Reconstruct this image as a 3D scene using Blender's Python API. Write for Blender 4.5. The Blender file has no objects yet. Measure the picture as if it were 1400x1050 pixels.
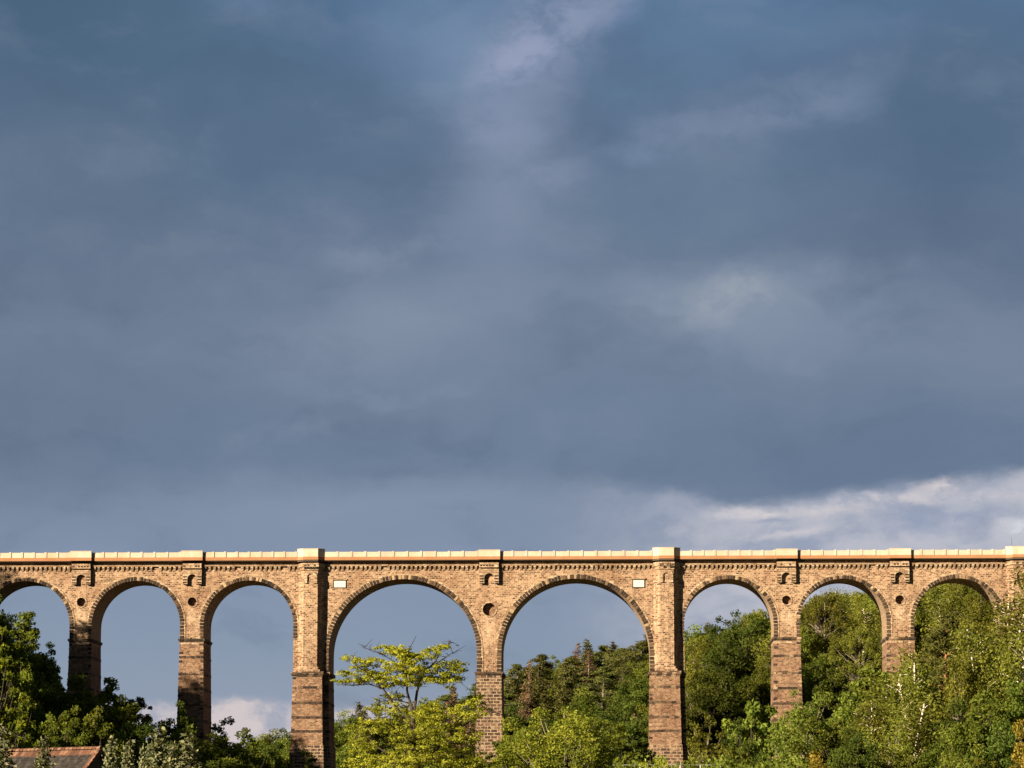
import bpy, bmesh, math, random
import numpy as np
from mathutils import Vector
from mathutils.geometry import tessellate_polygon
R = math.radians
sc = bpy.context.scene
col = sc.collection

# ------------------------------------------------------------------ camera
FPX, HOR, CAMZ = 4300.0, 1170.0, 1.7
PITCH = math.atan((HOR - 525) / FPX)
cam = bpy.data.cameras.new('camera'); cam.sensor_width = 36; cam.lens = 36 * FPX / 1400
cam.clip_start = 1; cam.clip_end = 12000
co = bpy.data.objects.new('camera', cam); col.objects.link(co)
co.location = (0, 0, CAMZ); co.rotation_euler = (math.pi / 2 + PITCH, 0, 0)
sc.camera = co

def ray(px, py):
    r, u = (px - 700) / FPX, (525 - py) / FPX
    return Vector((r, math.cos(PITCH) - u * math.sin(PITCH), math.sin(PITCH) + u * math.cos(PITCH)))
def at(px, py, Y):                       # a point of the place at distance Y north of the camera
    d = ray(px, py); return Vector((d.x / d.y * Y, Y, CAMZ + d.z / d.y * Y))
def pix(p):
    z = p[2] - CAMZ
    f = p[1] * math.cos(PITCH) + z * math.sin(PITCH); u = -p[1] * math.sin(PITCH) + z * math.cos(PITCH)
    return 700 + FPX * p[0] / f, 525 - FPX * u / f

# ------------------------------------------------------------------ object helpers
def tag(o, label=None, cat=None, group=None, kind=None):
    if label: o['label'] = label
    if cat: o['category'] = cat
    if group: o['group'] = group
    if kind: o['kind'] = kind
    return o
def empty(name, loc=(0, 0, 0), rz=0):
    o = bpy.data.objects.new(name, None); col.objects.link(o); o.location = loc; o.rotation_euler = (0, 0, rz)
    o.empty_display_size = .5
    return o
class MB:                                # collects polygons, links them as one mesh object
    def __init__(s): s.v = []; s.f = []; s.t = []; s.m = []
    def poly(s, pts, tone=.5, m=0):
        b = len(s.v); s.v += [tuple(p) for p in pts]; s.f.append(tuple(range(b, b + len(pts)))); s.t.append(tone); s.m.append(m)
    def faces(s, V, F, tone=.5, m=0):
        b = len(s.v); s.v += [tuple(p) for p in V]
        for f in F: s.f.append(tuple(b + i for i in f)); s.t.append(tone); s.m.append(m)
    def box(s, x0, x1, y0, y1, z0, z1, tone=.5, m=0, tb=None):
        # tb = (x-, x+, y-, y+) widening of the bottom face
        a, b_, c, d = tb or (0, 0, 0, 0)
        V = [(x0 - a, y0 - c, z0), (x1 + b_, y0 - c, z0), (x1 + b_, y1 + d, z0), (x0 - a, y1 + d, z0),
             (x0, y0, z1), (x1, y0, z1), (x1, y1, z1), (x0, y1, z1)]
        s.faces(V, [(0, 3, 2, 1), (4, 5, 6, 7), (0, 1, 5, 4), (1, 2, 6, 5), (2, 3, 7, 6), (3, 0, 4, 7)], tone, m)
    def prism(s, pts, y0, y1, tone=.5, m=0):      # (x,z) outline extruded in y
        n = len(pts); V = [(x, y0, z) for x, z in pts] + [(x, y1, z) for x, z in pts]
        b = [[Vector((x, z, 0)) for x, z in pts]]
        tr = tessellate_polygon(b)
        F = [tuple(t) for t in tr] + [tuple(i + n for i in t) for t in tr] + [(i, (i + 1) % n, (i + 1) % n + n, i + n) for i in range(n)]
        s.faces(V, F, tone, m)
    def vprism(s, pts, z0, z1, tone=.5, m=0):     # (x,y) outline extruded in z
        n = len(pts); V = [(x, y, z0) for x, y in pts] + [(x, y, z1) for x, y in pts]
        s.faces(V, [tuple(range(n))[::-1], tuple(range(n, 2 * n))] + [(i, (i + 1) % n, (i + 1) % n + n, i + n) for i in range(n)], tone, m)
    def tube(s, pts, rad, n=6, tone=.5, m=0):
        pts = [Vector(p) for p in pts]; k = len(pts); V = []
        for i, p in enumerate(pts):
            d = (pts[min(i + 1, k - 1)] - pts[max(i - 1, 0)])
            d = d.normalized() if d.length > 1e-6 else Vector((0, 0, 1))
            a = d.cross(Vector((1, 0, 0)) if abs(d.x) < .8 else Vector((0, 1, 0))).normalized(); b = d.cross(a)
            for j in range(n):
                t = 2 * math.pi * j / n; V.append(p + (a * math.cos(t) + b * math.sin(t)) * rad[i])
        F = [(i * n + j, i * n + (j + 1) % n, (i + 1) * n + (j + 1) % n, (i + 1) * n + j) for i in range(k - 1) for j in range(n)]
        F.append(tuple(range((k - 1) * n, k * n)))
        s.faces(V, F, tone, m)
    def mesh(s, name, mats, smooth=False, fix=True):
        me = bpy.data.meshes.new(name); me.from_pydata(s.v, [], s.f)
        for m in (mats if isinstance(mats, (list, tuple)) else [mats]): me.materials.append(m)
        me.polygons.foreach_set('material_index', s.m)
        a = me.attributes.new('tone', 'FLOAT', 'FACE'); a.data.foreach_set('value', s.t)
        if fix:
            bm = bmesh.new(); bm.from_mesh(me); bmesh.ops.recalc_face_normals(bm, faces=bm.faces); bm.to_mesh(me); bm.free()
        if smooth: me.polygons.foreach_set('use_smooth', [True] * len(me.polygons))
        me.update(); return me
    def build(s, name, mats, parent=None, smooth=False, fix=True):
        o = bpy.data.objects.new(name, s.mesh(name, mats, smooth, fix)); col.objects.link(o)
        if parent: o.parent = parent
        return o

# ------------------------------------------------------------------ materials
def mat(name):
    m = bpy.data.materials.new(name); m.use_nodes = True; m.node_tree.nodes.clear(); return m, m.node_tree
class NT:
    def __init__(s, nt): s.nt = nt
    def n(s, t, **kw):
        x = s.nt.nodes.new(t)
        for k, v in kw.items(): setattr(x, k, v)
        return x
    def link(s, a, b): s.nt.links.new(a, b)
    def set(s, sock, v):
        if isinstance(v, bpy.types.NodeSocket): s.link(v, sock)
        else: sock.default_value = v
    def math(s, op, a, b=0.0, c=0.0, clamp=False):
        x = s.n('ShaderNodeMath', operation=op, use_clamp=clamp)
        s.set(x.inputs[0], a); s.set(x.inputs[1], b)
        if op in ('MULTIPLY_ADD', 'SMOOTH_MIN'): s.set(x.inputs[2], c)
        return x.outputs[0]
    def mix(s, f, a, b, mode='MIX'):
        x = s.n('ShaderNodeMix', data_type='RGBA', blend_type=mode)
        x.clamp_factor = True
        s.set(x.inputs[0], f)
        for i, v in ((6, a), (7, b)):
            if not isinstance(v, bpy.types.NodeSocket) and len(v) == 3: v = (*v, 1)
            s.set(x.inputs[i], v)
        return x.outputs[2]
    def ramp(s, f, stops, interp='LINEAR'):
        x = s.n('ShaderNodeValToRGB'); x.color_ramp.interpolation = interp
        e = x.color_ramp.elements
        while len(e) < len(stops): e.new(1)
        for i, (p, c) in enumerate(stops):
            e[i].position = p; e[i].color = (*c, 1) if len(c) == 3 else c
        s.set(x.inputs[0], f); return x.outputs[0]
    def noise(s, vec, scale, detail=3, rough=.55, dist=0.0):
        x = s.n('ShaderNodeTexNoise'); s.set(x.inputs['Vector'], vec)
        x.inputs['Scale'].default_value = scale; x.inputs['Detail'].default_value = detail
        x.inputs['Roughness'].default_value = rough; x.inputs['Distortion'].default_value = dist
        return x
    def rng(s, v, a, b, c=0.0, d=1.0, smooth=True):
        x = s.n('ShaderNodeMapRange', interpolation_type='SMOOTHSTEP' if smooth else 'LINEAR')
        s.set(x.inputs[0], v)
        for i, q in enumerate((a, b, c, d)): x.inputs[i + 1].default_value = q
        return x.outputs[0]
    def vm(s, op, a, b=None, scale=None):
        x = s.n('ShaderNodeVectorMath', operation=op); s.set(x.inputs[0], a)
        if b is not None: s.set(x.inputs[1], b)
        if scale is not None: s.set(x.inputs['Scale'], scale)
        return x.outputs['Value'] if op in ('LENGTH', 'DOT_PRODUCT') else x.outputs[0]

KALB = .84
def principled(N, color, rough=.9, bump=None, bstr=.4, bdist=.05, spec=.3):
    p = N.n('ShaderNodeBsdfPrincipled'); N.set(p.inputs['Base Color'], N.mix(1.0, color, (KALB,) * 3, 'MULTIPLY'))
    p.inputs['Roughness'].default_value = rough; p.inputs['Specular IOR Level'].default_value = spec
    if bump is not None:
        b = N.n('ShaderNodeBump'); b.inputs['Strength'].default_value = bstr; b.inputs['Distance'].default_value = bdist
        N.set(b.inputs['Height'], bump); N.link(b.outputs[0], p.inputs['Normal'])
    o = N.n('ShaderNodeOutputMaterial'); N.link(p.outputs[0], o.inputs[0]); return p

def masonry(name, bw, bh, stops, mortar, msize=.02, stain=.5, bstr=.8, streak=.35, dark=.2, warp=.05, pale=.35):
    m, nt = mat(name); N = NT(nt)
    tc = N.n('ShaderNodeTexCoord').outputs['Object']
    w = N.noise(tc, 1.3, 2)
    tw = N.vm('ADD', tc, N.vm('SCALE', N.vm('SUBTRACT', w.outputs['Color'], (.5, .5, .5)), scale=warp))
    sp = N.n('ShaderNodeSeparateXYZ'); N.link(tw, sp.inputs[0])
    cb = N.n('ShaderNodeCombineXYZ'); N.link(N.math('ADD', sp.outputs[0], sp.outputs[1]), cb.inputs[0]); N.link(sp.outputs[2], cb.inputs[1])
    br = N.n('ShaderNodeTexBrick'); N.link(cb.outputs[0], br.inputs['Vector'])
    br.inputs['Color1'].default_value = (0, 0, 0, 1); br.inputs['Color2'].default_value = (1, 1, 1, 1); br.inputs['Mortar'].default_value = (.5, .5, .5, 1)
    br.inputs['Scale'].default_value = 1; br.inputs['Mortar Size'].default_value = msize; br.inputs['Mortar Smooth'].default_value = .2
    br.inputs['Brick Width'].default_value = bw; br.inputs['Row Height'].default_value = bh
    c = N.ramp(br.outputs['Color'], stops)
    # single dark weathered stones
    vr = N.n('ShaderNodeTexVoronoi'); vr.inputs['Scale'].default_value = 1.9
    mp = N.n('ShaderNodeMapping'); mp.inputs['Scale'].default_value = (1, 1, 1.6); N.link(tc, mp.inputs[0]); N.link(mp.outputs[0], vr.inputs['Vector'])
    sv = N.n('ShaderNodeSeparateColor'); N.link(vr.outputs['Color'], sv.inputs[0])
    c = N.mix(N.rng(sv.outputs[0], 1 - dark, 1 - dark + .03, 0, .7), c, (.1, .06, .035))
    c = N.mix(N.rng(sv.outputs[1], 1 - dark * 1.2, 1.03 - dark * 1.2, 0, .75), c, mortar)
    c = N.mix(br.outputs['Fac'], c, mortar)
    big = N.noise(tc, .16, 4, .6).outputs[0]
    c = N.mix(N.rng(big, .42, .68, 0, stain), c, N.mix(1.0, c, (.5, .36, .28), 'MULTIPLY'))
    c = N.mix(N.rng(N.noise(tc, .55, 4, .65).outputs[0], .5, .72, 0, pale), c, (.38, .27, .17))
    ms = N.n('ShaderNodeMapping'); ms.inputs['Scale'].default_value = (1.1, 1.1, .1); N.link(tc, ms.inputs[0])
    st = N.noise(ms.outputs[0], 1.0, 4, .6).outputs[0]
    c = N.mix(N.rng(st, .52, .75, 0, streak), c, (.09, .06, .04))
    hf = N.noise(tc, 5, 4, .7).outputs[0]
    h = N.math('MULTIPLY_ADD', hf, .8, N.math('MULTIPLY', N.math('SUBTRACT', 1.0, br.outputs['Fac']), .5))
    h = N.math('MULTIPLY_ADD', sv.outputs[2], .5, h)
    c = N.mix(N.rng(hf, .42, .62, 0, .6), c, N.mix(1.0, c, (.5, .44, .4), 'MULTIPLY'))
    c = N.mix(N.rng(N.noise(tc, 3.2, 3, .7).outputs[0], .56, .68, 0, .5), c, mortar)
    principled(N, c, .95, h, bstr, .12); return m

ST = [(0, (.035, .02, .012)), (.2, (.105, .056, .031)), (.5, (.2, .118, .071)), (.8, (.295, .183, .115)), (1, (.41, .285, .195))]
M = {}
M['stone'] = masonry('rubble_stone', .52, .27, ST, (.42, .295, .19), .035, .6, streak=.6, dark=.28, pale=.28)
M['pierstone'] = masonry('pier_brickwork', .46, .2, [(0, (.055, .03, .018)), (.5, (.18, .1, .058)), (1, (.3, .185, .112))], (.3, .2, .13), .022, .6, dark=.16, streak=.55)
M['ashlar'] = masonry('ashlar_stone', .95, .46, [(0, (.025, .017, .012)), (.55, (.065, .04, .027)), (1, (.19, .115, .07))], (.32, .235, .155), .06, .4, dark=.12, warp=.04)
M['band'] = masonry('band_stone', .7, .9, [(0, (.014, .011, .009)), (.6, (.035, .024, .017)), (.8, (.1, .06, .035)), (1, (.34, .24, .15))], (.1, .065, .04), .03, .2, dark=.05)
M['trim'] = masonry('trim_stone', .8, .4, [(0, (.26, .175, .105)), (.5, (.38, .275, .175)), (1, (.48, .37, .26))], (.2, .13, .08), .02, .3, dark=.07, streak=.3)
M['soffit'] = masonry('arch_soffit_stone', .5, .3, [(0, (.2, .14, .085)), (.5, (.3, .215, .135)), (1, (.38, .285, .19))], (.32, .23, .15), .02, .2, dark=.03, streak=.2, pale=.5)
def tone_stone(name, stops, bstr=.7):
    m, nt = mat(name); N = NT(nt)
    a = N.n('ShaderNodeAttribute', attribute_name='tone'); tc = N.n('ShaderNodeTexCoord').outputs['Object']
    c = N.ramp(a.outputs['Fac'], stops); nz = N.noise(tc, 4, 4, .7).outputs[0]
    c = N.mix(N.rng(nz, .35, .7, 0, .5), c, N.mix(1.0, c, (.45, .4, .36), 'MULTIPLY'))
    principled(N, c, .95, nz, bstr, .1); return m
M['voussoir'] = tone_stone('voussoir_stone', [(0, (.02, .014, .01)), (.4, (.06, .038, .024)), (.7, (.17, .11, .065)), (1, (.36, .265, .165))])
def concrete(name, base, rust=.5):
    m, nt = mat(name); N = NT(nt); tc = N.n('ShaderNodeTexCoord').outputs['Object']
    ms = N.n('ShaderNodeMapping'); ms.inputs['Scale'].default_value = (.5, .5, .25); N.link(tc, ms.inputs[0])
    c = N.mix(N.rng(N.noise(ms.outputs[0], 1.0, 5, .6).outputs[0], .35, .7, 0, .6), base, tuple(b * k for b, k in zip(base, (.86, .72, .58))))
    mr = N.n('ShaderNodeMapping'); mr.inputs['Scale'].default_value = (.9, .9, .12); N.link(tc, mr.inputs[0])
    c = N.mix(N.rng(N.noise(mr.outputs[0], 1.6, 4, .6).outputs[0], .56, .78, 0, rust), c, (.27, .11, .04))
    at_ = N.n('ShaderNodeAttribute', attribute_name='tone')
    c = N.mix(N.rng(at_.outputs['Fac'], .5, 0, 0, .38, False), c, (.2, .16, .12)); c = N.mix(N.rng(at_.outputs['Fac'], .5, 1, 0, .5, False), c, (.42, .27, .15))
    hf = N.noise(tc, 7, 4, .7).outputs[0]
    c = N.mix(N.rng(hf, .4, .7, 0, .3), c, (.16, .12, .085))
    principled(N, c, .85, hf, .25, .04); return m
M['concrete'] = concrete('parapet_concrete', (.48, .41, .33), .3)
M['slab'] = concrete('rusty_slab_concrete', (.30, .15, .07), .75)
M['shade_concrete'] = concrete('shade_dark_soffit_concrete', (.05, .04, .033), .2)  # underside colour darkened to carry the shade below the slab
M['asphalt'] = concrete('deck_surface', (.12, .11, .10), 0)
def plain(name, c, rough=.7, metal=0.0, nscale=6, var=.25):
    m, nt = mat(name); N = NT(nt); tc = N.n('ShaderNodeTexCoord').outputs['Object']
    nz = N.noise(tc, nscale, 4, .6).outputs[0]
    p = principled(N, N.mix(N.rng(nz, .35, .7, 0, var), c, tuple(x * .6 for x in c)), rough, nz, .1, .02)
    p.inputs['Metallic'].default_value = metal; return m
M['plate'] = plain('plaque_plate', (.55, .52, .46), .5, nscale=5, var=.25)
M['iron'] = plain('dark_iron', (.045, .04, .038), .6, .3)
M['steel'] = plain('galvanised_steel', (.33, .34, .35), .45, .7)
M['bark'] = plain('dark_bark', (.045, .033, .024), .95, nscale=3, var=.6)
M['greybark'] = plain('grey_bark', (.17, .14, .11), .95, nscale=3, var=.6)
M['pinebark'] = plain('orange_pine_bark', (.26, .12, .055), .95, nscale=2, var=.6)
def birchbark():
    m, nt = mat('birch_bark'); N = NT(nt); tc = N.n('ShaderNodeTexCoord').outputs['Object']
    mr = N.n('ShaderNodeMapping'); mr.inputs['Scale'].default_value = (2, 2, 5); N.link(tc, mr.inputs[0])
    nz = N.noise(mr.outputs[0], 1.2, 3, .6).outputs[0]
    principled(N, N.mix(N.rng(nz, .56, .64), (.56, .5, .41), (.12, .1, .08)), .8); return m
M['birchbark'] = birchbark()
def foliage(name, dark, mid, light, trans=.5, var=.3, gloss=.07):
    m, nt = mat(name); N = NT(nt)
    a = N.n('ShaderNodeAttribute', attribute_name='tone'); oi = N.n('ShaderNodeObjectInfo')
    c = N.ramp(a.outputs['Fac'], [(0, dark), (.5, mid), (1, light)])
    hs = N.n('ShaderNodeHueSaturation'); N.link(c, hs.inputs['Color'])
    N.link(N.rng(oi.outputs['Random'], 0, 1, .5 - .035 * var / .35, .5 + .003 * var / .35, False), hs.inputs['Hue']); hs.inputs['Saturation'].default_value = .93
    N.link(N.rng(oi.outputs['Random'], 0, 1, 1 - var, 1 + var, False), hs.inputs['Value'])
    c = N.mix(1.0, hs.outputs[0], (KALB,) * 3, 'MULTIPLY')
    d = N.n('ShaderNodeBsdfDiffuse'); t = N.n('ShaderNodeBsdfTranslucent')
    N.link(c, d.inputs[0]); N.link(N.mix(1.0, c, (1.5, 1.4, .55), 'MULTIPLY'), t.inputs[0])
    y = N.n('ShaderNodeMixShader'); y.inputs[0].default_value = trans; N.link(d.outputs[0], y.inputs[1]); N.link(t.outputs[0], y.inputs[2])
    o = N.n('ShaderNodeOutputMaterial'); N.link(y.outputs[0], o.inputs[0]); return m
F = {}
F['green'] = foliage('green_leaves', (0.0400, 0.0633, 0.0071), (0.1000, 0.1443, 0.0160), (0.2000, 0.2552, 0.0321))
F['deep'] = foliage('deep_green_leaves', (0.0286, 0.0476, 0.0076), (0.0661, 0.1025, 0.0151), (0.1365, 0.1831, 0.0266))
F['olive'] = foliage('olive_birch_leaves', (0.0681, 0.0849, 0.0106), (0.1448, 0.1732, 0.0212), (0.2553, 0.2830, 0.0390))
F['lime'] = foliage('lime_leaves', (0.0814, 0.1153, 0.0108), (0.1898, 0.2373, 0.0203), (0.3390, 0.3797, 0.0380), var=.12)
F['yellow'] = foliage('yellow_green_leaves', (0.1175, 0.1412, 0.0088), (0.2628, 0.2966, 0.0176), (0.4426, 0.4732, 0.0441), var=.12)
F['bright'] = foliage('bright_green_leaves', (0.0683, 0.1141, 0.0120), (0.1619, 0.2283, 0.0298), (0.3070, 0.3804, 0.0597), var=.15)
F['syc'] = foliage('sunlit_broad_leaves', (0.0407, 0.0678, 0.0068), (0.1153, 0.1492, 0.0122), (0.2576, 0.2983, 0.0271), var=.1)
F['pine'] = foliage('pine_needles', (0.0325, 0.0432, 0.0096), (0.0780, 0.0918, 0.0192), (0.1430, 0.1553, 0.0360), .15)
F['spruce'] = foliage('spruce_needles', (0.0405, 0.0476, 0.0108), (0.0837, 0.0910, 0.0192), (0.1418, 0.1470, 0.0336), .15)
F['dead'] = foliage('dead_brown_needles', (.08, .05, .022), (.17, .105, .05), (.26, .17, .09), .1, .2)
F['silver'] = foliage('silver_green_leaves', (.05, .065, .03), (.13, .145, .07), (.26, .26, .13), .2, .15)
F['rust'] = foliage('golden_leaves', (.11, .1, .008), (.22, .17, .012), (.32, .24, .025), .3, .1)
F['blossom'] = plain('pale_blossom', (.7, .55, .5), .7)

# ------------------------------------------------------------------ light and sky
SUN_AZ, SUN_EL = R(50), R(19.5)            # left of the camera's back, low evening sun
sdir = Vector((-math.sin(SUN_AZ) * math.cos(SUN_EL), -math.cos(SUN_AZ) * math.cos(SUN_EL), math.sin(SUN_EL)))
sun = bpy.data.lights.new('sun', 'SUN'); sun.energy = 5.0; sun.angle = R(.5); sun.color = (1, .82, .59)
so = bpy.data.objects.new('sun', sun); col.objects.link(so); so.location = sdir * 900
so.rotation_euler = (-sdir).to_track_quat('-Z', 'Y').to_euler()

world = bpy.data.worlds.new('World'); sc.world = world; world.use_nodes = True
wt = world.node_tree; wt.nodes.clear(); N = NT(wt)
sky = N.n('ShaderNodeTexSky', sky_type='NISHITA'); sky.sun_disc = False; sky.sun_elevation = SUN_EL
sky.sun_rotation = math.atan2(sdir.x, sdir.y)
gd = N.n('ShaderNodeTexCoord').outputs['Generated']
dv = N.vm('NORMALIZE', gd)
s3 = N.n('ShaderNodeSeparateXYZ'); N.link(dv, s3.inputs[0])
az = N.math('ARCTAN2', s3.outputs[0], s3.outputs[1]); el = N.math('ARCSINE', s3.outputs[2])
# cloud chart in sky angles, unit 1/4300 rad; (0,0) = north horizon
U_ = N.math('MULTIPLY', az, 4.3); V_ = N.math('MULTIPLY', el, 4.3)
cc = N.n('ShaderNodeCombineXYZ'); N.link(U_, cc.inputs[0]); N.link(V_, cc.inputs[1])
P0_ = cc.outputs[0]
mpx = N.n('ShaderNodeMapping'); mpx.inputs['Scale'].default_value = (1, 1.7, 1); N.link(P0_, mpx.inputs[0]); Q_ = mpx.outputs[0]
def warp(sc_, amp, det=5):
    w_ = N.noise(Q_, sc_, det, .6)
    return N.vm('ADD', P0_, N.vm('SCALE', N.vm('SUBTRACT', w_.outputs['Color'], (.5, .5, .5)), scale=amp))
Pw = warp(3.2, .16, 6); Pm = warp(7, .10, 6); Pe = warp(9, .045, 6)
def srgb(r, g, b):
    return tuple((c / 255 / 12.92 if c / 255 <= .04045 else ((c / 255 + .055) / 1.055) ** 2.4) for c in (r, g, b))
s4 = N.n('ShaderNodeSeparateXYZ'); N.link(Pw, s4.inputs[0])
stops = [(1170, (150, 158, 176)), (1000, (146, 158, 178)), (900, (134, 151, 173)), (800, (130, 147, 172)), (700, (122, 139, 164)),
         (600, (108, 127, 152)), (450, (112, 128, 152)), (300, (98, 118, 145)), (150, (88, 112, 142)), (0, (82, 114, 150))]
base = N.ramp(N.math('MULTIPLY', s4.outputs[1], 1 / 1.2), [((1170 - y) / 1200, srgb(*c)) for y, c in stops])
cur = base
def blob(cur, px, py, rx, ry, c, f=.8, rot=0, P=None, soft=0.0, brk=None):
    mp = N.n('ShaderNodeMapping', vector_type='TEXTURE')
    mp.inputs['Location'].default_value = ((px - 700) / 1000, (1170 - py) / 1000, 0)
    mp.inputs['Rotation'].default_value = (0, 0, R(rot)); mp.inputs['Scale'].default_value = (rx / 1000, ry / 1000, 1)
    N.link(P or Pw, mp.inputs[0])
    l = N.vm('LENGTH', mp.outputs[0])
    q = N.rng(l, 1.0, soft, 0, f)
    if brk is not None: q = N.math('MULTIPLY', q, brk)
    return N.mix(q, cur, srgb(*c))
mb1 = N.n('ShaderNodeMapping'); mb1.inputs['Scale'].default_value = (1, 1.3, 1); mb1.inputs['Rotation'].default_value = (0, 0, -.5); N.link(Pm, mb1.inputs[0])
BRK = N.rng(N.noise(mb1.outputs[0], 11, 6, .6).outputs[0], .36, .6, .3, 1.12)
mb2 = N.n('ShaderNodeMapping'); mb2.inputs['Scale'].default_value = (1, 1.5, 1); N.link(Pe, mb2.inputs[0])
BRK2 = N.rng(N.noise(mb2.outputs[0], 26, 5, .6).outputs[0], .38, .58, .35, 1.1)
for b in [
    (60, 20, 560, 300, (70, 98, 124), .95, -8), (90, 300, 420, 230, (94, 114, 138), .8), (380, 190, 330, 150, (84, 109, 136), .85, 8), (250, 60, 300, 130, (80, 108, 136), .6),
    (80, 560, 420, 220, (102, 120, 144), .8), (320, 610, 360, 110, (104, 124, 149), .8), (540, 460, 300, 110, (128, 143, 165), .8, 8), (480, 700, 460, 70, (130, 147, 172), .7),
    (690, 260, 150, 300, (124, 140, 166), .75, -6), (620, 60, 170, 150, (113, 139, 170), .85), (940, 60, 230, 150, (90, 120, 153), .85), (900, 140, 190, 60, (92, 120, 150), .8),
    (930, 280, 300, 100, (100, 123, 148), .9), (1340, 150, 330, 240, (80, 106, 134), .95, 10), (1320, 330, 340, 110, (90, 109, 136), .85, -5),
    (1120, 60, 170, 60, (98, 126, 156), .5), (1330, 480, 260, 80, (116, 132, 156), .8), (1000, 430, 380, 100, (128, 144, 166), .85), (1080, 600, 480, 130, (104, 124, 149), .95),
    (1250, 625, 330, 70, (98, 118, 146), .7, 3), (820, 590, 300, 90, (108, 128, 154), .7)]:
    cur = blob(cur, *b)
for b in [(752, 55, 170, 100, (143, 155, 184), .85, 35), (705, 95, 100, 45, (150, 160, 190), .7, 15), (830, 5, 110, 60, (136, 150, 180), .35, 40), (680, 180, 110, 70, (134, 147, 177), .6), (735, 250, 120, 80, (128, 142, 168), .6),
          (1130, 150, 170, 60, (112, 131, 159), .7, 20), (1030, 185, 190, 65, (110, 129, 157), .7, 10), (900, 205, 130, 40, (112, 132, 162), .7, 8),
          (1010, 412, 200, 70, (140, 153, 172), .75, 8), (1005, 415, 80, 36, (156, 165, 177), .7, 10), (1160, 385, 150, 30, (124, 139, 163), .6, 4),
          (520, 360, 170, 38, (123, 138, 161), .8, 22), (560, 545, 180, 26, (124, 140, 166), .7, 8), (400, 600, 150, 22, (120, 137, 162), .6, 14), (330, 20, 90, 40, (98, 124, 156), .6)]:
    cur = blob(cur, *b, P=Pm, brk=BRK)
# mottling of the cloud deck
mp8 = N.n('ShaderNodeMapping'); mp8.inputs['Scale'].default_value = (1, 1.9, 1); mp8.inputs['Rotation'].default_value = (0, 0, .12); N.link(Pw, mp8.inputs[0])
fine = N.noise(mp8.outputs[0], 4.2, 7, .58).outputs[0]
cur = N.mix(N.rng(fine, .48, .72, 0, .17), cur, srgb(146, 157, 178))
cur = N.mix(N.rng(fine, .5, .3, 0, .24), cur, srgb(70, 92, 118))
# dark rounded underside of the deck and the bright bank below it on the right
s5 = N.n('ShaderNodeSeparateXYZ'); N.link(Pe, s5.inputs[0])
ux_ = N.math('SUBTRACT', s5.outputs[0], .3)
edge = N.math('ADD', .476, N.math('ADD', N.math('MULTIPLY', N.math('MAXIMUM', ux_, 0.0), .10), N.math('MULTIPLY', N.math('MAXIMUM', N.math('MULTIPLY', ux_, -1.0), 0.0), .2)))
gline = N.math('SUBTRACT', s5.outputs[1], edge)
cur = N.mix(N.math('MULTIPLY', N.math('MULTIPLY', N.rng(gline, .16, .0), N.rng(gline, -.012, .01)), N.rng(s5.outputs[0], .0, .35, 0, .45)), cur, srgb(96, 116, 143))
under = N.math('MULTIPLY', N.rng(gline, .01, -.022), N.rng(s5.outputs[0], .02, .33))
mpw = N.n('ShaderNodeMapping'); mpw.inputs['Scale'].default_value = (1, 1.7, 1); N.link(Pe, mpw.inputs[0])
wisp = N.noise(mpw.outputs[0], 8, 6, .6).outputs[0]
bandc = N.mix(N.rng(wisp, .36, .64), srgb(152, 162, 184), srgb(190, 191, 202))
cur = N.mix(N.math('MULTIPLY', under, .9), cur, bandc)
for b in [(1045, 704, 62, 13, (216, 209, 210), .9, 4), (1190, 692, 150, 18, (196, 194, 204), .8, 5), (1290, 674, 60, 16, (214, 206, 208), .8, 6), (1090, 738, 120, 12, (202, 198, 206), .8, 4), (1060, 716, 70, 7, (152, 161, 184), .7),
          (1280, 722, 130, 24, (144, 157, 184), .8, 3), (1395, 735, 50, 20, (222, 224, 230), .7), (900, 700, 120, 34, (156, 165, 186), .55, 4), (960, 730, 90, 22, (182, 184, 196), .7), (1000, 706, 60, 18, (205, 202, 208), .7), (1130, 708, 90, 14, (214, 206, 208), .6), (1240, 690, 90, 14, (212, 205, 208), .6), (1350, 690, 80, 18, (206, 202, 208), .6)]:
    cur = blob(cur, *b, P=Pe, brk=BRK2)
# low evening cumulus near the northern horizon
lowm = N.math('MULTIPLY', N.rng(s5.outputs[1], .215, .198), N.rng(s5.outputs[0], .15, -.1))
mpl = N.n('ShaderNodeMapping'); mpl.inputs['Scale'].default_value = (1, 1.8, 1); N.link(Pe, mpl.inputs[0])
lowc = N.mix(N.rng(N.noise(mpl.outputs[0], 11, 5, .6).outputs[0], .38, .6), srgb(160, 166, 184), srgb(218, 204, 202))
cur = N.mix(N.math('MULTIPLY', lowm, .85), cur, lowc)
hs_ = N.n('ShaderNodeHueSaturation'); hs_.inputs['Saturation'].default_value = .95; N.link(cur, hs_.inputs['Color']); cur = hs_.outputs[0]
EXPO = 1.85
sca = N.n('ShaderNodeVectorMath', operation='SCALE'); N.link(cur, sca.inputs[0])
ambient_dim = N.math('MULTIPLY', N.rng(el, .3, .8, 1, .33), N.rng(s3.outputs[1], .6, .0, 1, .35))   # unseen cloud overhead and to the south dimmed to cut ambient light
N.set(sca.inputs['Scale'], N.math('MULTIPLY', ambient_dim, (1 / .1) / (2 ** EXPO)))
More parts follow.
